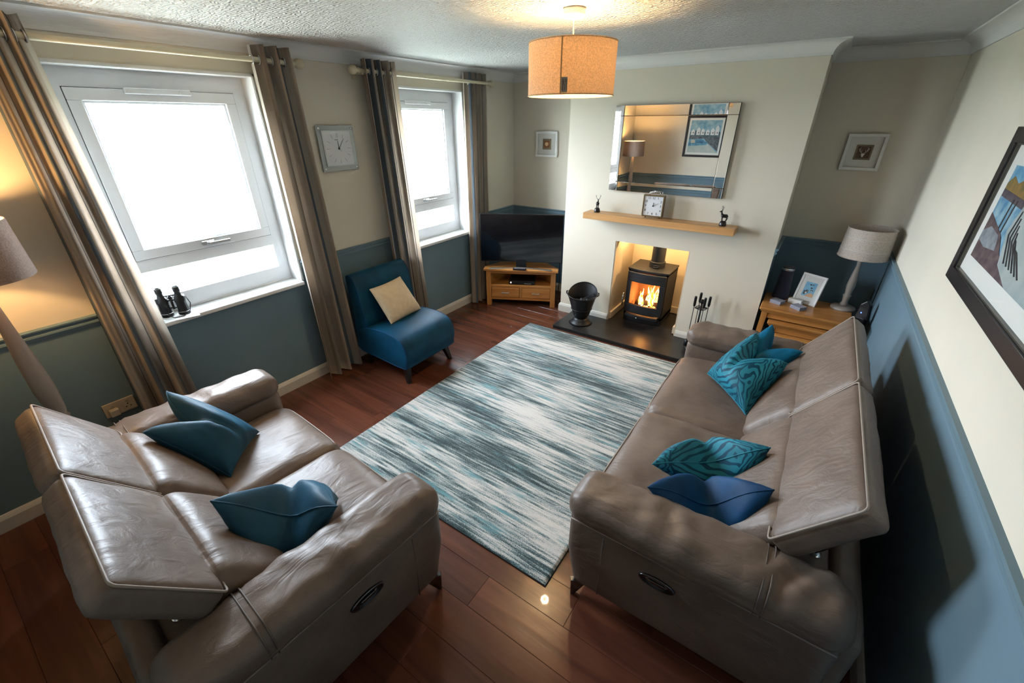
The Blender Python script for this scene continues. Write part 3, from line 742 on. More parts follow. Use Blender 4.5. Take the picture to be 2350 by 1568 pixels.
def stove():
    x0, x1, yf, yb, z0, z1 = 1.73, 2.13, -.425, -.075, .09, .585
    cx = (x0 + x1) / 2
    t = thing('wood_stove', 'black wood burning stove with a lit fire behind its glass door', 'stove', (cx, 0, .04))
    X = (x1 - x0) / 2; o = Vector((cx, 0, .04))
    def b_(*a, **k): return bx(*a, **k)
    z0 -= .04; z1 -= .04
    bm = B()
    box(bm, -X, -X + .02, yf, yb, z0, z1); box(bm, X - .02, X, yf, yb, z0, z1); box(bm, -X, X, yb - .02, yb, z0, z1); box(bm, -X, X, yf, yb, z0, z0 + .03); box(bm, -X, X, yf, yb, z1 - .02, z1)
    obj('body', bm, 'ironb', t)
    bow = lambda x, k=.028: -k * (1 - (x / X) ** 2)
    pr = [(x, yf - .004 + bow(x)) for x in [-X - .008 + (2 * X + .016) * i / 14 for i in range(15)]] + [(X + .008, yb), (-X - .008, yb)]
    obj('top_plate', prism(B(), pr, z1, z1 + .018, bev=.003), 'ironb', t)
    pr2 = [(x, yf - .0 + bow(x, .034)) for x in [-X + 2 * X * i / 14 for i in range(15)]] + [(X, yb), (-X, yb)]
    obj('plinth', prism(B(), pr2, .0, z0, bev=.003), 'ironb', t)
    # bowed door: frame around the glass, built as curved bars
    gx0, gx1, gz0, gz1 = -.145, .145, .19, .435
    def bar(xa, xb, za, zb, th=.03, off=0, n=12, bev=.004):
        P = [(xa + (xb - xa) * i / n) for i in range(n + 1)]
        pts = [(x, yf + bow(x) - th - off) for x in P] + [(x, yf + bow(x) - off) for x in P[::-1]]
        return prism(B(), pts, za, zb, bev=bev)
    dr = obj('door', bar(-X + .006, X - .006, gz1, z1 - .012), 'ironb', t)
    bm = B()
    merge(bm, bar(-X + .006, X - .006, .10, gz0)); merge(bm, bar(-X + .006, gx0, gz0, gz1, n=3)); merge(bm, bar(gx1, X - .006, gz0, gz1, n=3))
    obj('door_frame', bm, 'ironb', dr)
    bm = B(); merge(bm, bar(-X + .03, X - .03, z1 - .052, z1 - .046, .034, n=14, bev=.001)); 
    for i in range(4): merge(bm, bar(-.12 + .01 * i, .12 - .01 * i, .125 + i * .012, .130 + i * .012, .033, n=10, bev=.001))
    obj('door_moulding', bm, 'ironb', dr)
    obj('glass', bar(gx0 - .004, gx1 + .004, gz0 - .004, gz1 + .004, .004, .004, bev=0), 'glass', dr)
    bm = tube(B(), [(-X - .012, yf - .03, .29), (-X - .016, yf - .05, .25), (-X - .012, yf - .055, .16)], [.012, .009, .007], 10)
    obj('door_handle', bm, 'chrome', dr, True)
    merge_ = bar(-.17, .17, .055, .085, .05); obj('ash_lip', merge_, 'ironb', t)
    obj('air_knob', lathe(B(), [(0, 0), (.008, .002), (.008, .01), (0, .014)], 12), 'chrome', t, True, (-.03, yf - .085, .065), (R(90), 0, 0))
    fb = B(); lathe(fb, [(.078, 0), (.078, .055), (.066, .06), (.066, .5)], 28, caps=False)
    obj('flue_pipe', fb, 'ironb', t, True, (.03, -.25, z1 + .018), sharp=40)
    bm = B(); box(bm, -.03, .03, -.012, 0, 0, .035, bev=.003); tube(bm, [(-.02, -.012, .02), (-.02, -.03, .02), (.02, -.03, .02), (.02, -.012, .02)], .004)
    obj('flue_plate', bm, 'ironb', t, loc=(.045, -.33, z1 + .018))
    # fire: brick lining, logs, flames
    bm = B(); box(bm, -X + .022, X - .022, yb - .045, yb - .022, z0 + .031, z1 - .022); box(bm, -X + .022, -X + .04, yf + .02, yb - .045, z0 + .031, z1 - .022); box(bm, X - .04, X - .022, yf + .02, yb - .045, z0 + .031, z1 - .022)
    obj('fire_brick_lining', bm, 'brick', t)
    for a, b2, r in (((-.13, -.3, .145), (.1, -.24, .16), .028), ((.13, -.3, .15), (-.05, -.2, .19), .026), ((-.1, -.2, .15), (.13, -.19, .15), .03)):
        a, b2 = Vector(a), Vector(b2); pts = [a + (b2 - a) * i / 7 + Vector((0, 0, .006 * random.uniform(-1, 1))) for i in range(8)]
        obj('log', tube(B(), pts, [r * random.uniform(.85, 1.1) for _ in pts], 10), 'log', t, True)
    em = B()
    for _ in range(46):
        c = Vector((random.uniform(-.14, .14), random.uniform(-.37, -.15), .09 + random.random() * .035)); s = random.uniform(.008, .02)
        q = bmesh.ops.create_icosphere(em, subdivisions=1, radius=s, matrix=Matrix.Translation(c))
    e = obj('embers', em, 'ember', t); e['kind'] = 'stuff'
    for i in range(13):
        bm = B(); x = -.09 + .017 * i + random.uniform(-.008, .008); h = random.uniform(.13, .25) * (1 - .25 * abs(i - 7) / 7); yy = random.uniform(-.33, -.2); w_ = random.uniform(.012, .022); ph = random.random() * 6
        pts = []; rad = []
        for k in range(9):
            f = k / 8; pts.append((x + .022 * math.sin(ph + f * 4.2) * f, yy + .014 * math.cos(ph + f * 3), .14 + h * f)); rad.append(max(.001, w_ * (1 - f) ** .75 * (.55 + 1.3 * f * (1 - f) * 2)))
        obj('flame', tube(bm, pts, rad, 8), 'fire', t, True)
    point('fire_light', (0, -.33, .3), FIRE_W, (1, .42, .1), .06, t)
stove()
for x in (OX1 + .12, OX2 - .12):                           # small downlights hidden behind the lintel
    f = tag(obj('downlight', lathe(B(), [(0, 0), (.02, 0), (.026, .006), (.03, .01), (.03, .03)], 16, (x, -.30, 1.04)), 'steel'), 'small %s recessed spotlight up inside the fireplace' % ('left' if x < 2 else 'right'), 'light')
    l = bpy.data.lights.new('downlight_bulb', 'SPOT'); l.energy = FIREBOX_W * 4; l.color = (1, .66, .3); l.spot_size = R(150); l.spot_blend = .6; l.shadow_soft_size = .02
    o = bpy.data.objects.new('downlight_bulb', l); COL.objects.link(o); o.location = (x, -.30, 1.03); o.parent = f

def bucket():
    t = thing('coal_bucket', 'black metal coal bucket with swing handle on the left of the hearth', 'bucket', (1.405, -.80, .04))
    b = B(); lathe(b, [(.0, .055), (.075, .06), (.078, .045), (.108, .014), (.122, 0), (.11, 0), (.06, .045), (.062, .06), (.085, .1), (.12, .22), (.142, .29), (.147, .3), (.150, .302), (.143, .297), (.116, .22), (.08, .11), (0, .08)], 40, caps=False)
    for v in b.verts:
        if v.co.z > .2: v.co.z += .075 * (v.co.z - .2) / .1 * max(0, (v.co.x * .1 + v.co.y) / .15 + .3)
    obj('pail', b, 'iron', t, True, rot=(0, 0, .35))
    pts = [(.157 * math.cos(a), -.158 * math.sin(a), .333 - .022 * math.sin(a)) for a in [PI * i / 16 for i in range(17)]]
    obj('handle', tube(B(), pts, .0045, 8), 'iron', t, True, rot=(0, 0, .35))
    for s in (-1, 1):
        e = B(); tube(e, [(s * .145, 0, .30), (s * .165, 0, .315), (s * .165, 0, .34), (s * .148, 0, .345)], .005, 8); obj('ear', e, 'iron', t, rot=(0, 0, .35))
    obj('band', tube(B(), [(.107 * math.cos(a), .107 * math.sin(a), .165) for a in [2 * PI * i / 32 for i in range(32)]], .003, 6, closed=True), 'iron', t)
    c = B()
    for _ in range(26):
        r = random.uniform(.0, .085); a = random.random() * 6.28; s = random.uniform(.022, .036)
        q = bmesh.ops.create_icosphere(c, subdivisions=1, radius=s, matrix=Matrix.Translation((1.405 + r * math.cos(a), -.80 + r * math.sin(a), .04 + .2 + random.random() * .05 - r * .15)))
        for v in q['verts']: v.co += Vector([random.uniform(-.006, .006) for _ in range(3)])
    lathe(c, [(0, .1), (.075, .1), (.10, .19), (0, .215)], 20, (1.405, -.8, .04))
    tag(obj('coal', c, 'coal'), 'heap of black coal filling the bucket', 'coal', kind='stuff')
    sc = thing('coal_tongs', 'black scissor tongs resting across the coal in the bucket', 'tongs', (1.45, -.78, .30), .7)
    for s in (-1, 1):
        obj('arm', tube(B(), [(-.07, s * .01, -.005), (0, s * .012, .02), (.06, s * .02, .045), (.085, s * .035, .05), (.10, s * .02, .052), (.085, s * .004, .05), (.06, s * .012, .046)], .0032, 6), 'iron', sc, True)
bucket()

def tools():
    t = thing('fire_companion_set', 'black fire tool stand with four hanging tools right of the hearth', 'fire tools', (2.53, -.73, .04))
    lathe_ = lathe(B(), [(0, 0), (.075, 0), (.078, .008), (.05, .016), (.012, .02), (0, .02)], 28); obj('stand_base', lathe_, 'iron', t, True)
    obj('stem', tube(B(), [(0, 0, .015), (0, 0, .46)], .008, 10), 'iron', t, True)
    b = B(); lathe(b, [(0, 0), (.014, 0), (.018, .02), (.010, .035), (0, .04)], 14, (0, 0, .45)); obj('finial', b, 'iron', t, True)
    bm = B()
    for k in range(4):
        a = k * PI / 2 + .5; tube(bm, [(0, 0, .405), (.055 * math.cos(a), .055 * math.sin(a), .405)], .006, 8)
    tube(bm, [(.045 * math.cos(a), .045 * math.sin(a), .405) for a in [2 * PI * i / 24 for i in range(24)]], .004, 6, closed=True)
    obj('hanger', bm, 'iron', t)
    for k, nm in enumerate(('poker', 'shovel', 'brush', 'tongs')):
        a = k * PI / 2 + .5; x, y_ = .062 * math.cos(a), .062 * math.sin(a)
        o = obj(nm, tube(B(), [(x, y_, .10), (x, y_, .43)], .0035, 6), 'iron', t)
        obj('grip', lathe(B(), [(0, 0), (.009, .002), (.0115, .02), (.0115, .085), (.009, .095), (0, .097)], 12, (x, y_, .42 + .012 * (k % 2))), 'black', o, True)
        bm = B()
        if nm == 'shovel': box(bm, x - .03, x + .03, y_ - .004, y_ + .004, .03, .11, bev=.002)
        elif nm == 'brush': lathe(bm, [(.012, .09), (.022, .085), (.028, .03), (0, .03)], 12, (x, y_, 0))
        elif nm == 'poker': tube(bm, [(x, y_, .1), (x, y_, .04), (x + .015, y_, .03)], .004, 6)
        else: tube(bm, [(x - .002, y_, .1), (x - .018, y_, .07), (x - .006, y_, .03)], .003, 6); tube(bm, [(x + .002, y_, .1), (x + .018, y_, .07), (x + .006, y_, .03)], .003, 6)
        obj('head', bm, 'iron', o)
tools()

# mirror with bevelled mirrored border
def mirror():
    x0, x1, z0, z1 = 1.486, 2.4775, 1.355, 2.052; cx, cz = (x0 + x1) / 2, (z0 + z1) / 2; X, Z = (x1 - x0) / 2, (z1 - z0) / 2
    t = thing('wall_mirror', 'large rectangular mirror with a silver glass border above the mantel shelf', 'mirror', (cx, -D, z0)); b = .082
    obj('backing_board', bx(-X, X, -.022, -.001, 0, 2 * Z, bev=.002), 'black', t)
    obj('centre_glass', bx(-X + b, X - b, -.028, -.0225, b, 2 * Z - b, bev=.002, seg=1), 'mirror', t)
    g = .0015
    def strip(xa, xb, za, zb, tilt_z=0, tilt_x=0):
        c_ = ((xa + xb) / 2, -.029, (za + zb) / 2); hx, hz = (xb - xa) / 2 - g, (zb - za) / 2 - g
        obj('border_strip', bx(-hx, hx, -.003, .003, -hz, hz, bev=.0025, seg=1), 'mirror', t, loc=c_, rot=(tilt_x, 0, tilt_z))
    strip(-X, -X + b, b, 2 * Z - b, R(-3)); strip(X - b, X, b, 2 * Z - b, R(1.5)); strip(-X + b, X - b, 0, b, 0, R(-1.5)); strip(-X + b, X - b, 2 * Z - b, 2 * Z, 0, R(1.5))
    for sx in (0, 1):
        for sz in (0, 1):
            xa = -X if sx == 0 else X - b; za = 0 if sz == 0 else 2 * Z - b
            c_ = (xa + b / 2, -.0295, za + b / 2)
            obj('corner_block', bx(-b / 2 + g, b / 2 - g, -.003, .003, -b / 2 + g, b / 2 - g, bev=.0025, seg=1), 'mirror', t, loc=c_, rot=(0, 0, R(-3) if sx == 0 else R(1)))
    t.rotation_euler = (R(.3), 0, 0)
mirror()

def clock_hands(t, x, y_, z, lens, m='dado_dark', ax='y'):
    for nm, L_, ang, w_ in lens:
        a = R(90 - ang)
        p = [(0 * L_, 0), (L_, 0)]
        if ax == 'y': pts = [(x - .1 * L_ * math.cos(a), y_, z - .1 * L_ * math.sin(a)), (x + L_ * math.cos(a), y_, z + L_ * math.sin(a))]
        else: pts = [(y_, x - .1 * L_ * math.cos(a), z - .1 * L_ * math.sin(a)), (y_, x + L_ * math.cos(a), z + L_ * math.sin(a))]
        obj(nm, tube(B(), pts, [w_, w_ * .5], 6), m, t)

def mantel_clock():
    t = thing('mantel_clock', 'square mantel clock with a dark metal case in the middle of the mantel', 'clock', (1.945, -.63, 1.155), R(2))
    s = .092
    bm = B(); z = .012
    ring(bm, 'y', -.02, .03, -s, s, z, z + 2 * s, .010, .0015)
    obj('case', bm, 'brass', t); obj('dial', bx(-s + .008, s - .008, -.012, .028, z + .008, z + 2 * s - .008), 'face', t)
    c = z + s
    for k in range(1, 13):
        a = R(90 - 30 * k); m_ = .066 / max(abs(math.cos(a)), abs(math.sin(a))) if True else .066; m_ = min(m_, .086)
        text(str(k), .026, (m_ * math.cos(a), -.0128, c + m_ * math.sin(a)), (R(90), 0, 0), 'dado_dark', t, 'numeral')
    clock_hands(t, 0, -.0145, c, (('hour_hand', .03, 5, .0025), ('minute_hand', .052, 62, .0015)))
    obj('hub', lathe(B(), [(0, 0), (.006, 0), (.006, .004), (0, .005)], 14), 'dado_dark', t, True, (0, -.012, c), (R(90), 0, 0))
    for x in (-.06, .06): obj('foot', lathe(B(), [(0, 0), (.008, 0), (.009, .006), (.006, .014)], 14, (x, 0, 0)), 'brass', t, True)
    bm = B()
    for x in (-.045, .045): tube(bm, [(x, .005, z + 2 * s), (x, .005, z + 2 * s + .022)], .003, 8)
    tube(bm, [(-.05, .005, z + 2 * s + .022), (.05, .005, z + 2 * s + .022)], .0035, 8)
    obj('carry_handle', bm, 'chrome', t)
mantel_clock()

def stag(label, loc, rz, sc_):
    t = thing('stag_figurine', label, 'figurine', loc, rz)
    S = lambda *p: tuple(q * sc_ for q in p)
    b = B(); lathe(b, [(0, 0), (.028 * sc_, 0), (.03 * sc_, .01 * sc_), (.024 * sc_, .032 * sc_), (.017 * sc_, .04 * sc_), (0, .042 * sc_)], 14)
    for v in b.verts: v.co += Vector([.002 * noise.noise(v.co * 90 + Vector((i * 7, 0, 0))) for i in range(3)])
    obj('rock_base', b, 'bronze', t, True)
    bm = B()
    tube(bm, [S(-.026, 0, .075), S(-.018, 0, .079), S(0, 0, .080), S(.014, 0, .082), S(.022, 0, .088)], [q * sc_ for q in (.007, .015, .014, .015, .010)], 10)
    tube(bm, [S(.014, 0, .084), S(.023, 0, .1), S(.027, 0, .115)], [q * sc_ for q in (.0095, .007, .005)], 8)
    tube(bm, [S(.022, 0, .116), S(.030, 0, .117), S(.042, 0, .111)], [q * sc_ for q in (.005, .0062, .0028)], 8)
    for x, y_ in ((-.02, .007), (-.018, -.007), (.013, .007), (.015, -.007)):
        k = -1 if x < 0 else 1
        tube(bm, [S(x, y_, .075), S(x - .004 * (k < 0), y_, .058), S(x * .75, y_, .036)], [q * sc_ for q in (.0058, .0034, .0022)], 6)
    tube(bm, [S(-.026, 0, .078), S(-.032, 0, .073)], .002 * sc_, 6)
    for s in (-1, 1): tube(bm, [S(.024, s * .004, .12), S(.021, s * .011, .124)], .0016 * sc_, 5)
    obj('body', bm, 'bronze', t, True)
    bm = B()
    for s in (-1, 1):
        tube(bm, [S(.026, s * .003, .12), S(.02, s * .014, .132), S(.021, s * .02, .148), S(.027, s * .016, .160)], [q * sc_ for q in (.0018, .0016, .0014, .0008)], 6)
        tube(bm, [S(.021, s * .012, .130), S(.031, s * .017, .138)], .001 * sc_, 5); tube(bm, [S(.02, s * .018, .142), S(.03, s * .024, .152)], .001 * sc_, 5); tube(bm, [S(.02, s * .019, .145), S(.012, s * .023, .158)], .001 * sc_, 5)
    obj('antlers', bm, 'bronze', t, True)
stag('small dark metal stag ornament at the left end of the mantel', (1.418, -.645, 1.155), R(-60), 1.0)
stag('small dark metal stag ornament at the right end of the mantel', (2.54, -.64, 1.155), R(200), 1.0)

# ------------------------------------------------------------------ television corner
TA = math.atan2(.453, .891)
def tvstand():
    t = thing('tv_stand', 'golden oak corner television unit with two drawers', 'cabinet', (.585, -.717, 0), TA)
    top = .45
    pts = [(-.425, -.02), (.425, -.02), (.425, .09), (.19, .40), (-.19, .40), (-.425, .09)]
    obj('top', prism(B(), pts, top - .024, top, bev=.004), 'oak', t)
    for x in (-.372, .372): obj('leg', bx(x - .028, x + .028, 0, .05, 0, top - .024, bev=.004), 'oakz', t)
    for x in (-.17, .17): obj('leg', bx(x - .022, x + .022, .34, .38, 0, top - .024, bev=.003), 'oakz', t)
    obj('top_rail', bx(-.344, .344, .008, .03, top - .055, top - .024, bev=.002), 'oak', t)
    inn = [(-.344, .012), (.344, .012), (.36, .1), (.17, .36), (-.17, .36), (-.36, .1)]
    obj('shelf', prism(B(), inn, .235, .255, bev=.002), 'oak', t)
    obj('middle_rail', bx(-.344, .344, .008, .03, .226, .252, bev=.002), 'oak', t)
    obj('bottom_rail', bx(-.344, .344, .008, .03, .075, .102, bev=.002), 'oak', t)
    obj('centre_post', bx(-.012, .012, .008, .03, .102, .226, bev=.002), 'oakz', t)
    for s in (-1, 1):
        a, b = sorted((s * .37, s * .17))
        obj('side_panel', prism(B(), [(s * .385, .06), (s * .372, .06), (s * .165, .355), (s * .178, .355)] if s > 0 else [(s * .385, .06), (s * .178, .355), (s * .165, .355), (s * .372, .06)], .075, top - .024), 'oaky', t)
        d = obj('drawer', bx(s * .178 - .163, s * .178 + .163, .004, .26, .106, .222, bev=.004), 'oak', t)
        h = B(); tube(h, [(s * .178 - .045, -.022, .170), (s * .178 + .045, -.022, .170)], .0045, 10)
        for q in (-.032, .032): tube(h, [(s * .178 + q, .004, .170), (s * .178 + q, -.022, .170)], .004, 8)
        obj('handle', h, 'steel', d, True, sharp=40)
    obj('back_panel', bx(-.17, .17, .362, .37, .075, top - .024), 'oak', t)
tvstand()
def tv():
    t = thing('television', 'black flat screen television standing on the oak corner unit', 'television', (.583 - .03, -.655, .45), TA)
    obj('housing', box(bx(-.46, .46, -.012, .022, .068, .598, bev=.006), -.25, .25, .02, .06, .1, .42, bev=.01), 'black', t)
    obj('screen', bx(-.452, .452, -.0135, -.0115, .08, .59), 'screen', t)
    obj('badge', bx(-.028, .028, -.0132, -.012, .0705, .0775, bev=.0004, seg=1), 'steel', t)
    obj('neck', prism(B(), [(-.06, -.02), (.06, -.02), (.045, .045), (-.045, .045)], .012, .1, bev=.004), 'black', t)
    pts = [(-.35, -.085), (-.17, -.05), (0, -.02), (.17, -.05), (.35, -.085)]
    bm = B()
    sec = [(x, y_ - .015) for x, y_ in pts] + [(x, y_ + .015) for x, y_ in pts[::-1]]
    prism(bm, sec, .0, .013, bev=.003); box(bm, -.05, .05, -.03, .02, 0, .014, bev=.003)
    obj('foot_bar', bm, 'steel', t)
tv()
c, s = math.cos(TA), math.sin(TA)
def tvp(x, y_): return (.585 + x * c - y_ * s, -.717 + x * s + y_ * c)
def remote():
    x, y_ = tvp(-.01, -.012 + .0); t = thing('remote_control', 'black remote control lying in front of the television foot', 'remote', (x, y_, .45), TA - .05)
    obj('body', bx(-.075, .075, -.02, .02, .0, .018, bev=.005), 'black', t)
    b = B()
    for i in range(9):
        for j in range(3): box(b, -.06 + i * .014, -.052 + i * .014, -.013 + j * .011, -.007 + j * .011, .018, .0195)
    q = obj('buttons', b, 'grey', t); q['kind'] = 'stuff'
remote()
x, y_ = tvp(.01, .12)
stb = thing('set_top_box', 'slim black set top box on the shelf of the television unit', 'set top box', (x, y_, .255), TA)
obj('case', bx(-.15, .15, -.09, .12, .004, .052, bev=.004), 'black', stb); obj('display', bx(-.132, -.12, -.0915, -.09, .02, .034), 'ledr', stb)
obj('trim', bx(.03, .11, -.0912, -.09, .014, .02), 'steel', stb)
tag(obj('power_cable', tube(B(), [(*tvp(.42, .17), .62), (*tvp(.435, .16), .45), (*tvp(.44, .16), .3), (*tvp(.43, .18), .15), (*tvp(.42, .2), .006), (*tvp(.36, .26), .006)], .004, 8), 'black', None, True), 'black television cable hanging down beside the oak unit', 'cable')

# ------------------------------------------------------------------ nest of tables and what stands on it
def table(label, x0, x1, y0, y1, h):
    t = thing('nest_table', label, 'table', ((x0 + x1) / 2, (y0 + y1) / 2, 0), 0, 'nest of oak tables by the alcove'); X, Y = (x1 - x0) / 2, (y1 - y0) / 2
    bm = B(); box(bm, -X, X, -Y, Y, h - .022, h, bev=.006); obj('tabletop', bm, 'oak', t)
    bm = B(); box(bm, -X + .01, X - .01, -Y + .01, Y - .01, h - .034, h - .022, bev=.003); box(bm, -X + .022, X - .022, -Y + .022, Y - .022, h - .046, h - .034, bev=.002); obj('moulding', bm, 'oak', t)
    bm = B(); box(bm, -X + .05, X - .05, -Y + .028, -Y + .046, h - .09, h - .046); box(bm, -X + .05, X - .05, Y - .046, Y - .028, h - .09, h - .046)
    for s in (-1, 1): box(bm, s * (X - .037) - .009, s * (X - .037) + .009, -Y + .05, Y - .05, h - .09, h - .046)
    obj('apron', bm, 'oak', t)
    for sx in (-1, 1):
        for sy in (-1, 1):
            bm = B(); a = .022; b = .015; dx, dy = sx * .012, sy * .012; q = [(-a, -a), (a, -a), (a, a), (-a, a)]
            A = [bm.verts.new((i, j, h - .046)) for i, j in q]; Q = [bm.verts.new((dx + i * b / a, dy + j * b / a, 0)) for i, j in q]
            bm.faces.new(A); bm.faces.new(Q[::-1])
            for i in range(4): bm.faces.new((A[i], A[(i + 1) % 4], Q[(i + 1) % 4], Q[i]))
            obj('leg', bm, 'oakz', t, loc=(sx * (X - .042), sy * (Y - .042), 0))
table('largest oak nest table holding the white lamp and speaker', 2.972, 3.60, -.70, -.27, .55)
table('middle sized oak nest table tucked under the largest one', 3.055, 3.517, -.725, -.35, .448)
table('smallest oak nest table at the bottom of the nest', 3.13, 3.442, -.75, -.42, .352)

def turned(pts, c=(0, 0, 0), n=28): return lathe(B(), pts, n, c)
def table_lamp():
    t = thing('table_lamp', 'unlit table lamp with a turned stone coloured stem and grey linen shade', 'lamp', (3.535, -.36, .55))
    obj('base', turned([(0, 0), (.085, 0), (.088, .01), (.082, .02), (.03, .028), (0, .028)]), 'lampwood', t, True)
    obj('stem', turned([(.024, .026), (.027, .045), (.02, .06), (.024, .1), (.03, .115), (.022, .125), (.024, .15), (.03, .2), (.022, .29), (.014, .37), (.018, .39), (.013, .4), (.013, .44), (0, .44)]), 'lampwood', t, True)
    sh = B(); n = 48
    lathe(sh, [(.160, .435), (.150, .655), (.1485, .655), (.1585, .435), (.160, .435)], n, caps=False)
    o = obj('shade', sh, 'lshade2', t, True, sharp=40)
    bm = B()
    for z, r in ((.437, .161), (.653, .151)): tube(bm, [(r * math.cos(a), r * math.sin(a), z) for a in [2 * PI * i / 48 for i in range(48)]], .003, 6, closed=True)
    obj('rim', bm, 'lshade2', o)
    bm = B()
    for z in (.50, .59):
        r = .161 - (z - .435) / .22 * .01; tube(bm, [(r * math.cos(a), r * math.sin(a), z) for a in [2 * PI * i / 48 for i in range(48)]], .0012, 4, closed=True)
    obj('woven_line', bm, 'paper', o)
    bm = B(); tube(bm, [(-.152, 0, .6), (.152, 0, .6)], .002); tube(bm, [(0, -.152, .6), (0, .152, .6)], .002); lathe(bm, [(.016, .44), (.016, .5), (.012, .505), (0, .505)], 14); obj('fitting', bm, 'steel', t)
table_lamp()
tag(obj('speaker', turned([(0, 0), (.062, 0), (.066, .006), (.064, .02), (.046, .262), (.047, .270), (.044, .276), (.03, .272), (0, .27)], (3.085, -.36, .55)), 'speaker', None, True), 'tall tapered navy blue cylindrical speaker on the oak table', 'speaker')
sp = bpy.data.objects['speaker']
obj('metal_ring', lathe(B(), [(.0475, .25), (.0490, .252), (.0480, .268), (.0465, .270)], 28, (3.085, -.36, .55), caps=False), 'steel', sp, True)
def photo_frame():
    t = thing('photo_frame', 'white photo frame with a picture of black and white seabirds', 'photo frame', (3.262, -.42, .55), R(-28)); w_, h_ = .095, .25
    p = bpy.data.objects.new('panel', None)
    tilt = R(-14)
    def part(nm, bm, m): return obj(nm, bm, m, t, rot=(tilt, 0, 0))
    bm = B(); f = .018
    ring(bm, 'y', -.008, .008, -w_, w_, 0, h_, f, .0015)
    part('frame', bm, 'framew'); part('mount', bx(-w_ + f, w_ - f, -.002, .004, f, h_ - f), 'paper')
    bl = mat('bird picture sky', (.16, .45, .72), .6, col2=(.3, .6, .8), vscale=25); part('picture', bx(-.045, .045, -.0028, -.002, .065, .185), bl)
    orr = mat('bird picture rocks', (.8, .42, .2), .6, col2=(.75, .5, .35), vscale=40); part('picture_rocks', prism(B(), [(-.02, .065), (.045, .065), (.045, .085), (.03, .1), (.005, .09)], -.0034, -.0028, axis='y'), orr)
    bm = B()
    for cx, cz, r in ((-.02, .1, .014), (-.012, .113, .008), (.012, .14, .007), (.02, .12, .008), (-.002, .165, .007), (.016, .168, .005), (-.028, .085, .008)):
        pts = [(cx + r * 1.3 * math.cos(a), cz + r * (.8 + .2 * math.sin(3 * a)) * math.sin(a)) for a in [2 * PI * i / 12 for i in range(12)]]
        prism(bm, pts, -.0040, -.0034, axis='y')
    part('birds', bm, 'dado_dark')
    bm = B()
    for cx, cz, r in ((-.017, .094, .008), (.02, .117, .004), (-.01, .108, .003)): prism(bm, [(cx + r * math.cos(a), cz + r * math.sin(a)) for a in [2 * PI * i / 10 for i in range(10)]], -.0046, -.004, axis='y')
    part('bird_breasts', bm, 'paper')
    obj('strut', bx(-.02, .02, -.003, .003, 0, .2), 'framew', t, loc=(0, .11, .0), rot=(R(18), 0, 0))
    bpy.data.objects.remove(p)
photo_frame()
nc = thing('business_card_box', 'small white printed box in front of the seabird photo', 'box', (3.205, -.46, .55), R(-20))
obj('box', bx(-.052, .052, -.02, .02, 0, .042, bev=.003), 'paper', nc); obj('print', box(box(bx(.03, .04, -.0206, -.02, .012, .022), -.03, -.01, -.0206, -.02, .016, .019), -.04, -.033, -.0206, -.02, .010, .016), 'grey', nc)
def cards(label, x, y_, a):
    t = thing('coaster_stack', label, 'coasters', (x, y_, .55), a, 'stacks of grey coasters')
    for k in range(5): obj('coaster', bx(-.045, .045, -.038, .038, k * .0056, k * .0056 + .005, bev=.001, seg=1), 'grey', t, loc=(random.uniform(-.001, .001), random.uniform(-.001, .001), 0))
cards('stack of grey coasters beside the speaker', 3.08, -.52, R(-25)); cards('stack of grey coasters at the front edge of the oak table', 3.235, -.57, R(-38))
rt = thing('wireless_router', 'black upright router with a blue light beside the lamp', 'router', (3.655, -.53, .55), R(-30))
rt.location = (3.645, -.5, .55)
tag(rt, 'black upright device with a blue light between lamp and right wall')
obj('case', prism(B(), [(-.045, 0), (.045, 0), (.03, .12), (.0, .15), (-.035, .11)], -.02, .02, axis='y', bev=.006), 'black', rt)
obj('indicator', lathe(B(), [(0, 0), (.004, .0), (.003, .003), (0, .003)], 10), 'led', rt, True, (-.01, -.021, .05), (R(90), 0, 0))
rt.location.x = 3.665; rt.scale = (1, 1, 1)
rt.location = (3.66, -.52, .0)
obj('stand', bx(-.03, .03, -.03, .03, 0, .56, bev=.004), 'black', rt)
for ch in rt.children:
    if ch.name.startswith(('case', 'indicator')): ch.location.z += .55

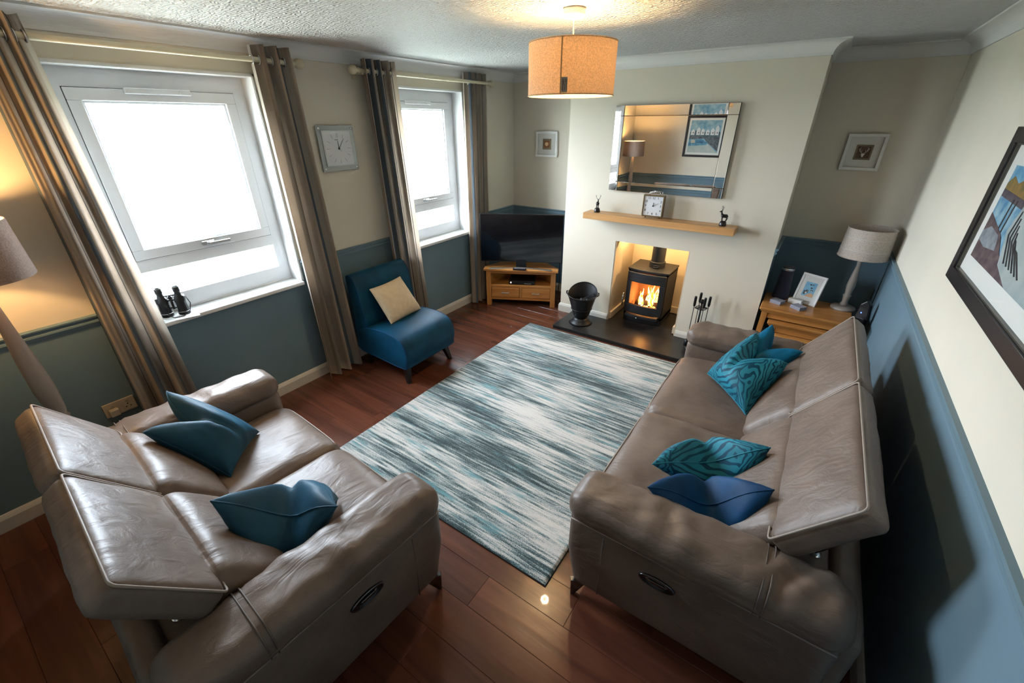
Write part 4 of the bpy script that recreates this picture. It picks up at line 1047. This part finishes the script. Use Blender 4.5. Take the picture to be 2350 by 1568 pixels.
# ------------------------------------------------------------------ lamps
def pendant():
    x, y_ = 1.963, -2.352
    t = thing('pendant_lamp', 'lit round drum pendant with an oatmeal linen shade hanging from the ceiling', 'pendant light', (x, y_, 0))
    obj('ceiling_rose', turned([(0, 2.4), (.05, 2.4), (.052, 2.375), (.044, 2.362), (.012, 2.358), (0, 2.358)]), 'white', t, True)
    obj('cord', tube(B(), [(0, 0, 2.36), (0, 0, 2.2)], .0035, 8), 'white', t, True)
    R_ = .212; z0, z1 = 2.045, 2.265
    o = obj('shade', lathe(B(), [(R_, z0), (R_, z1), (R_ - .002, z1), (R_ - .002, z0), (R_, z0)], 64, caps=False), 'lshade', t, True, sharp=40)
    bm = B()
    for z in (z0, z1): tube(bm, [(R_ * math.cos(a), R_ * math.sin(a), z) for a in [2 * PI * i / 64 for i in range(64)]], .003, 6, closed=True)
    obj('rim', bm, 'lshade', o)
    a0 = R(-62 - 13)
    sm = B()
    prism(sm, [((R_ + .0005) * math.cos(a0 + q * .012), (R_ + .0005) * math.sin(a0 + q * .012)) for q in (-1, 1)] + [((R_ + .003) * math.cos(a0 + q * .012), (R_ + .003) * math.sin(a0 + q * .012)) for q in (1, -1)], z0, z1)
    obj('side_seam', sm, mat('shade seam', (.35, .24, .12), .8), o)
    lb = B(); prism(lb, [((R_ + .001) * math.cos(a0 + q), (R_ + .001) * math.sin(a0 + q)) for q in (.02, .15)] + [((R_ + .004) * math.cos(a0 + q), (R_ + .004) * math.sin(a0 + q)) for q in (.15, .02)], z0 + .006, z0 + .066)
    lo = obj('label', lb, mat('grey woven label', (.30, .31, .26), .8), o)
    bm = B()                                              # the woven lines on the tag are too small to read
    for q, za, zb in ((.035, .012, .060), (.055, .010, .052), (.062, .034, .060), (.09, .012, .040), (.10, .044, .060), (.13, .014, .058)):
        prism(bm, [((R_ + r_) * math.cos(a0 + q + w_), (R_ + r_) * math.sin(a0 + q + w_)) for r_, w_ in ((.004, 0), (.0047, 0), (.0047, .009), (.004, .009))], z0 + za, z0 + zb)
    obj('label_mark', bm, mat('faded tag ink', (.10, .06, .08), .8), lo)
    bm = B()
    for k in range(3):
        a = k * 2 * PI / 3; tube(bm, [(0, 0, 2.225), (R_ * math.cos(a), R_ * math.sin(a), z1 - .004)], .0022)
    lathe(bm, [(0, 2.245), (.016, 2.24), (.018, 2.215), (.012, 2.208), (0, 2.208)], 16); obj('fitting', bm, 'white', t)
    obj('bulb', lathe(B(), [(.008, 2.208), (.010, 2.2), (.017, 2.185), (.018, 2.175), (.013, 2.16), (0, 2.155)], 20), 'bulb', t, True)
    point('pendant_light', (0, 0, 2.187), PENDANT_W, (1, .68, .34), .034, t)
pendant()
def floor_lamp():
    t = thing('floor_lamp', 'lit floor lamp with a turned cream stem and mushroom drum shade in the corner', 'lamp', (.30, -4.435, 0))
    obj('base', turned([(0, 0), (.14, 0), (.145, .015), (.135, .03), (.05, .045), (0, .045)]), 'rod', t, True)
    obj('pole', turned([(.03, .04), (.034, .1), (.022, .14), (.02, .3), (.03, .42), (.033, .47), (.026, .50), (.034, .515), (.026, .53), (.03, .56), (.036, .60), (.028, .63), (.035, .642), (.027, .655), (.033, .68), (.04, .80), (.036, .95), (.025, 1.1), (.018, 1.25), (.013, 1.38), (0, 1.38)]), 'lampwood', t, True)
    z0, z1 = 1.35, 1.585
    o = obj('shade', lathe(B(), [(.182, z0), (.172, z1), (.170, z1), (.180, z0), (.182, z0)], 56, caps=False), 'floorshade', t, True, sharp=40)
    bm = B(); lathe(bm, [(.016, 1.37), (.016, 1.42), (0, 1.42)], 14)
    for k in range(3):
        a = k * 2 * PI / 3; tube(bm, [(0, 0, 1.40), (.180 * math.cos(a), .180 * math.sin(a), z0 + .01)], .002)
    obj('fitting', bm, 'steel', t)
    obj('bulb', lathe(B(), [(.012, 1.42), (.028, 1.45), (.03, 1.475), (.02, 1.5), (0, 1.505)], 20), 'bulb', t, True)
    point('floor_lamp_light', (0, 0, 1.53), FLOORLAMP_W, (1, .60, .24), .03, t)
floor_lamp()

# ------------------------------------------------------------------ things on the walls
def wall_clock():
    y0, y1, z0, z1 = -2.548, -2.236, 1.60, 1.916; cy, cz = (y0 + y1) / 2, (z0 + z1) / 2; s = .157
    t = thing('wall_clock', 'square silver wall clock with glass border between the two windows', 'clock', (0, cy, cz))
    obj('glass_plate', bx(.012, .020, -s, s, -s, s, bev=.002), mat('frosted silver glass', (.42, .45, .45), .18, metal=.6), t)
    obj('back_plate', bx(0, .012, -s + .03, s - .03, -s + .03, s - .03), 'steel', t)
    bm = B(); f = .115
    obj('inner_bezel', bx(.020, .028, -f - .008, f + .008, -f - .008, f + .008, bev=.003), 'silver', t)
    obj('dial', bx(.028, .0295, -f, f, -f, f), 'face', t)
    bm = B()
    for k in range(12):
        a = R(30 * k + 90); ro = min(.105 / max(abs(math.cos(a)), abs(math.sin(a))), .108); ri = ro - .028
        for q in ((-.004, .004) if k == 0 else (0,)): tube(bm, [(.030, ri * math.cos(a) + q, ri * math.sin(a)), (.030, ro * math.cos(a) + q, ro * math.sin(a))], .0012, 4)
    mk = obj('hour_marks', bm, 'grey', t)
    clock_hands(t, 0, .032, 0, (('hour_hand', .055, -3, .003), ('minute_hand', .085, 38, .0022), ('second_hand', .03, 140, .001)), ax='x')
    obj('hub', lathe(B(), [(0, 0), (.007, 0), (.007, .005), (0, .006)], 14), 'dado_dark', t, True, (.029, 0, 0), (0, R(90), 0))
    obj('maker_mark', bx(.0295, .0302, -.024, .004, .058, .064), 'grey', t)
    for a in (-1, 1):
        for b in (-1, 1): obj('screw_cap', lathe(B(), [(0, 0), (.009, 0), (.009, .006), (.005, .009), (0, .009)], 16), 'chrome', t, True, (.02, a * (s - .018), b * (s - .018)), (0, R(90), 0))
wall_clock()
def small_frame(label, x0, x1, z0, z1, kind):
    cx = (x0 + x1) / 2; X = (x1 - x0) / 2; Z = z1 - z0
    t = thing('box_frame', label, 'picture', (cx, 0, z0)); f = .022
    bm = B()
    ring(bm, 'y', -.03, -.001, -X, X, 0, Z, f, .0015)
    obj('frame', bm, 'framew', t); obj('mount', bx(-X + f, X - f, -.008, -.002, f, Z - f), 'mount', t)
    c_ = Z / 2; q = .048
    obj('tile_backing', bx(-q - .006, q + .006, -.012, -.008, c_ - q - .006, c_ + q + .006), mat('hessian square', (.25, .2, .13), .9, bump=.4), t)
    if kind == 'shell':
        obj('tile', bx(-q + .012, q - .012, -.015, -.012, c_ - q + .012, c_ + q - .012), mat('brown tile', (.10, .035, .012), .6, col2=(.3, .11, .03), vscale=40), t)
        b = B(); pts = [(0, -.022)] + [(.022 * math.sin(a) * (1 + .08 * math.cos(9 * a)), .022 * math.cos(a) * (1 + .08 * math.cos(9 * a))) for a in [R(-115 + 230 * i / 24) for i in range(25)]]
        prism(b, [(p[0], c_ + p[1]) for p in pts], -.021, -.015, axis='y', bev=.002); obj('shell', b, mat('shell', (.75, .5, .25), .5), t)
    else:
        obj('tile', bx(-q + .006, q - .006, -.015, -.012, c_ - q + .006, c_ + q - .006), mat('dark tile', (.05, .03, .02), .6, col2=(.13, .08, .05), vscale=30), t)
        b = B(); prism(b, [(-.005, c_ - .008), (-.009, c_ - .012), (-.016, c_ - .008), (-.009, c_ - .018), (-.004, c_ - .034), (.004, c_ - .034), (.009, c_ - .018), (.016, c_ - .008), (.009, c_ - .012), (.005, c_ - .008)], -.019, -.015, axis='y')
        for s in (-1, 1):
            tube(b, [(s * .004, -.017, c_ - .008), (s * .014, -.017, c_), (s * .026, -.017, c_ + .01), (s * .027, -.017, c_ + .027), (s * .02, -.017, c_ + .036)], .0016, 5)
            for p, r in (((.014, 0), (.011, .018)), ((.023, .006), (.019, .024)), ((.027, .016), (.034, .026))): tube(b, [(s * p[0], -.017, c_ + p[1]), (s * r[0], -.017, c_ + r[1])], .0013, 5)
        obj('stag_head', b, 'mount', t)
    obj('glass', bx(-X + f, X - f, -.026, -.024, f, Z - f), 'glass', t)
small_frame('small white box frame with a shell on a brown square in the left alcove', .331, .606, 1.575, 1.834, 'shell')
small_frame('small white box frame with a pale stag head in the right alcove', 3.208, 3.459, 1.573, 1.834, 'stag')

def painting(name, label, T_, w_, h_, fw, mw, kind):
    """local: x across, z up, -y toward the room"""
    t = thing(name, label, 'picture'); t.matrix_world = T_
    bm = B()
    ring(bm, 'y', -.028, -.001, -w_, w_, 0, 2 * h_, fw, .002)
    obj('frame', bm, 'frameblk', t)
    bm = B(); e = fw
    ring(bm, 'y', -.020, -.004, -w_ + e, w_ - e, e, 2 * h_ - e, .006)
    obj('inner_slip', bm, mat('grey gilt slip', (.12, .11, .09), .35, metal=.6), t)
    obj('mount', bx(-w_ + fw, w_ - fw, -.008, -.002, fw, 2 * h_ - fw), 'mount', t)
    px, z0, z1 = w_ - fw - mw, fw + mw, 2 * h_ - fw - mw
    hh = z1 - z0
    def C2(nm, a, b, sc_=30): return mat(nm, a, .7, col2=b, vscale=sc_, detail=6)
    def poly(nm, pts, d, m_): obj(nm, prism(B(), [(-px + 2 * px * a, z0 + hh * b) for a, b in pts], -.009 - d * .0004, -.008, axis='y'), m_, t)
    if kind == 'harbour':
        poly('sky', [(0, 0), (1, 0), (1, 1), (0, 1)], 0, C2('painted sky', (.12, .30, .42), (.35, .5, .55), 14))
        poly('hills', [(0, .62), (.1, .7), (.4, .62), (.7, .72), (1, .64), (1, .5), (0, .5)], 1, C2('painted hills', (.04, .08, .1), (.12, .18, .2)))
        for i, (a, hgt) in enumerate(((.06, .3), (.2, .22), (.36, .17), (.52, .2), (.66, .24), (.84, .18))):
            poly('painted_house', [(a, .55), (a, .55 + hgt * .7), (a + .06, .55 + hgt), (a + .12, .55 + hgt * .7), (a + .12, .55)], 2 + i % 2, C2('painted house wall', (.6, .62, .6), (.75, .76, .72)))
            poly('painted_window', [(a + .035, .6), (a + .035, .64), (a + .06, .64), (a + .06, .6)], 4, 'dado_dark')
        poly('quay', [(0, .5), (1, .52), (1, .42), (.5, .44), (.35, .3), (0, .05)], 5, C2('painted quay', (.04, .05, .06), (.16, .19, .2), 40))
        poly('water', [(.35, .32), (.55, .42), (1, .42), (1, .2), (.4, .24)], 6, C2('painted water', (.03, .14, .25), (.15, .35, .45), 30))
        poly('shore', [(0, 0), (.35, .28), (1, .22), (1, 0)], 5, C2('painted shore', (.35, .42, .4), (.5, .52, .46), 10))
        poly('painted_boat', [(.5, .34), (.54, .3), (.72, .3), (.78, .36)], 7, C2('painted hull', (.02, .08, .16), (.06, .2, .3)))
        poly('painted_buoy', [(.78, .3), (.92, .3), (.92, .4), (.78, .4)], 7, C2('painted buoy', (.45, .4, .3), (.55, .5, .4)))
    else:
        poly('sky', [(0, 0), (1, 0), (1, 1), (0, 1)], 0, C2('painted sky', (.06, .24, .42), (.28, .48, .58), 14))
        poly('hills', [(0, .82), (.05, .9), (.12, .84), (.2, .92), (.35, .8), (.5, .86), (.5, .7), (0, .74)], 1, C2('painted gorse hills', (.30, .16, .03), (.08, .10, .04)))
        poly('pier', [(0, .76), (1, .62), (1, .55), (0, .68)], 2, C2('painted pier', (.05, .035, .05), (.12, .09, .1)))
        poly('water', [(0, .68), (1, .55), (1, .3), (0, .36)], 3, C2('painted sea', (.05, .2, .36), (.30, .46, .52), 24))
        for q in (.16, .20): poly('painted_post', [(q, .7), (q + .014, .7), (q + .005, .36), (q - .01, .36)], 4, 'dado_dark')
        poly('quay', [(0, .5), (.22, .36), (.3, .2), (1, .1), (1, 0), (0, 0)], 5, C2('painted quay', (.06, .035, .04), (.15, .1, .1), 30))
        poly('painted_sacks', [(.0, .3), (.08, .38), (.2, .34), (.24, .2), (.1, .16), (0, .2)], 6, C2('painted sacks', (.3, .32, .34), (.16, .18, .2), 30))
        hull = [(.3, .7), (.26, .42), (.34, .12), (.5, .0), (1, .0), (1, .3), (.6, .42), (.42, .5)]
        poly('painted_boat', hull, 7, C2('painted hull', (.28, .34, .34), (.42, .46, .44), 12))
        for k in range(6):
            s_ = .06 * k; poly('painted_plank_line', [(.31 + s_ * .3, .64 - s_), (.29 + s_ * .5, .40 - s_ * .3), (.38 + s_ * .6, .14 - s_ * .1 + .02), (.392 + s_ * .6, .15 - s_ * .1 + .02), (.305 + s_ * .5, .41 - s_ * .3), (.322 + s_ * .3, .64 - s_)], 8, 'dado_dark')
    obj('glass', bx(-w_ + fw, w_ - fw, -.019, -.017, fw, 2 * h_ - fw), 'glass', t)
# right wall: local -y must face -x, local x runs toward the camera (-Y)
M_ = Matrix(((0, 1, 0, W), (-1, 0, 0, 0), (0, 0, 1, 0), (0, 0, 0, 1)))
MR = Matrix.Translation((W, -1.875 - .62, 1.292)) @ Matrix.Rotation(R(-90), 4, 'Z')
painting('boat_painting', 'large dark framed painting of a boat and pier on the right wall', MR, .62, .306, .055, .075, 'boat')
MB = Matrix.Translation((1.27, YB, 1.315)) @ Matrix.Rotation(R(180), 4, 'Z')
painting('harbour_painting', 'black framed harbour painting seen reflected in the mirror', MB, .32, .322, .03, .04, 'harbour')

def socket():
    t = thing('wall_socket', 'cream double wall socket with a plug below the floor lamp', 'socket', (0, -4.19, .43))
    obj('face_plate', bx(0, .010, -.075, .075, -.044, .044, bev=.004), 'socket', t)
    for c_ in (-.036, .036):
        s = obj('outlet', bx(.010, .011, c_ - .022, c_ + .022, -.036, .014, bev=.0004, seg=1), 'socket', t)
        b = B()
        for q in ((0, .004), (-.011, -.014), (.011, -.014)): box(b, .0108, .0116, c_ + q[0] - .003, c_ + q[0] + .003, q[1] - .003, q[1] + .004)
        obj('pin_hole', b, 'dado_dark', s)
        obj('switch', bx(.010, .0145, c_ - .006, c_ + .006, .02, .036, bev=.002), 'socket', t)
    obj('plug', bx(.0116, .045, -.058, -.014, -.034, .01, bev=.006), 'socket', t)
socket()

def binoculars():
    t = thing('binoculars', 'black binoculars standing on the sill of the large window', 'binoculars', (-.055, -3.735, WZ0), R(62))
    for s in (-1, 1):
        x = s * .045
        b = obj('barrel', lathe(B(), [(0, 0), (.031, 0), (.033, .004), (.033, .02), (.029, .03), (.027, .075), (.03, .09), (.026, .115), (.018, .13), (.016, .15), (.019, .152), (.019, .182), (.016, .184), (.014, .178), (0, .176)], 24, (x, 0, 0)), 'black', t, True)
        obj('eyepiece_rim', tube(B(), [(x + .018 * math.cos(a), .018 * math.sin(a), .18) for a in [2 * PI * i / 20 for i in range(20)]], .0015, 5, closed=True), 'brass', b)
        obj('lens_rim', tube(B(), [(x + .0333 * math.cos(a), .0333 * math.sin(a), .022) for a in [2 * PI * i / 24 for i in range(24)]], .0012, 5, closed=True), 'steel', b)
        obj('prism_housing', bx(x - .024 + s * .006, x + .024 + s * .006, -.02, .02, .085, .125, bev=.008), 'black', b)
    h = B(); tube(h, [(0, 0, .04), (0, 0, .13)], .007, 10); tube(h, [(-.045, 0, .10), (.045, 0, .10)], .006, 8); tube(h, [(-.045, 0, .13), (.045, 0, .13)], .004, 8); tube(h, [(-.045, 0, .05), (.045, 0, .05)], .005, 8)
    obj('hinge', h, 'black', t); obj('focus_wheel', lathe(B(), [(.0, .108), (.011, .108), (.011, .125), (0, .125)], 16), 'black', t, True)
    obj('strap', tube(B(), [(.08, 0, .11), (.095, -.015, .07), (.085, -.04, .03), (.05, -.06, .006), (0, -.065, .004), (-.03, -.05, .02), (-.02, -.03, .05), (-.05, -.02, .1)], .0028, 6), 'black', t, True)
binoculars()
tag(obj('note_card', bx(-.06, .06, -.045, .045, 0, .0012), 'paper', None, False, (.02, -3.70, WZ0 + .0003), (0, 0, R(75))), 'white note card lying on the sill beside the binoculars', 'card')
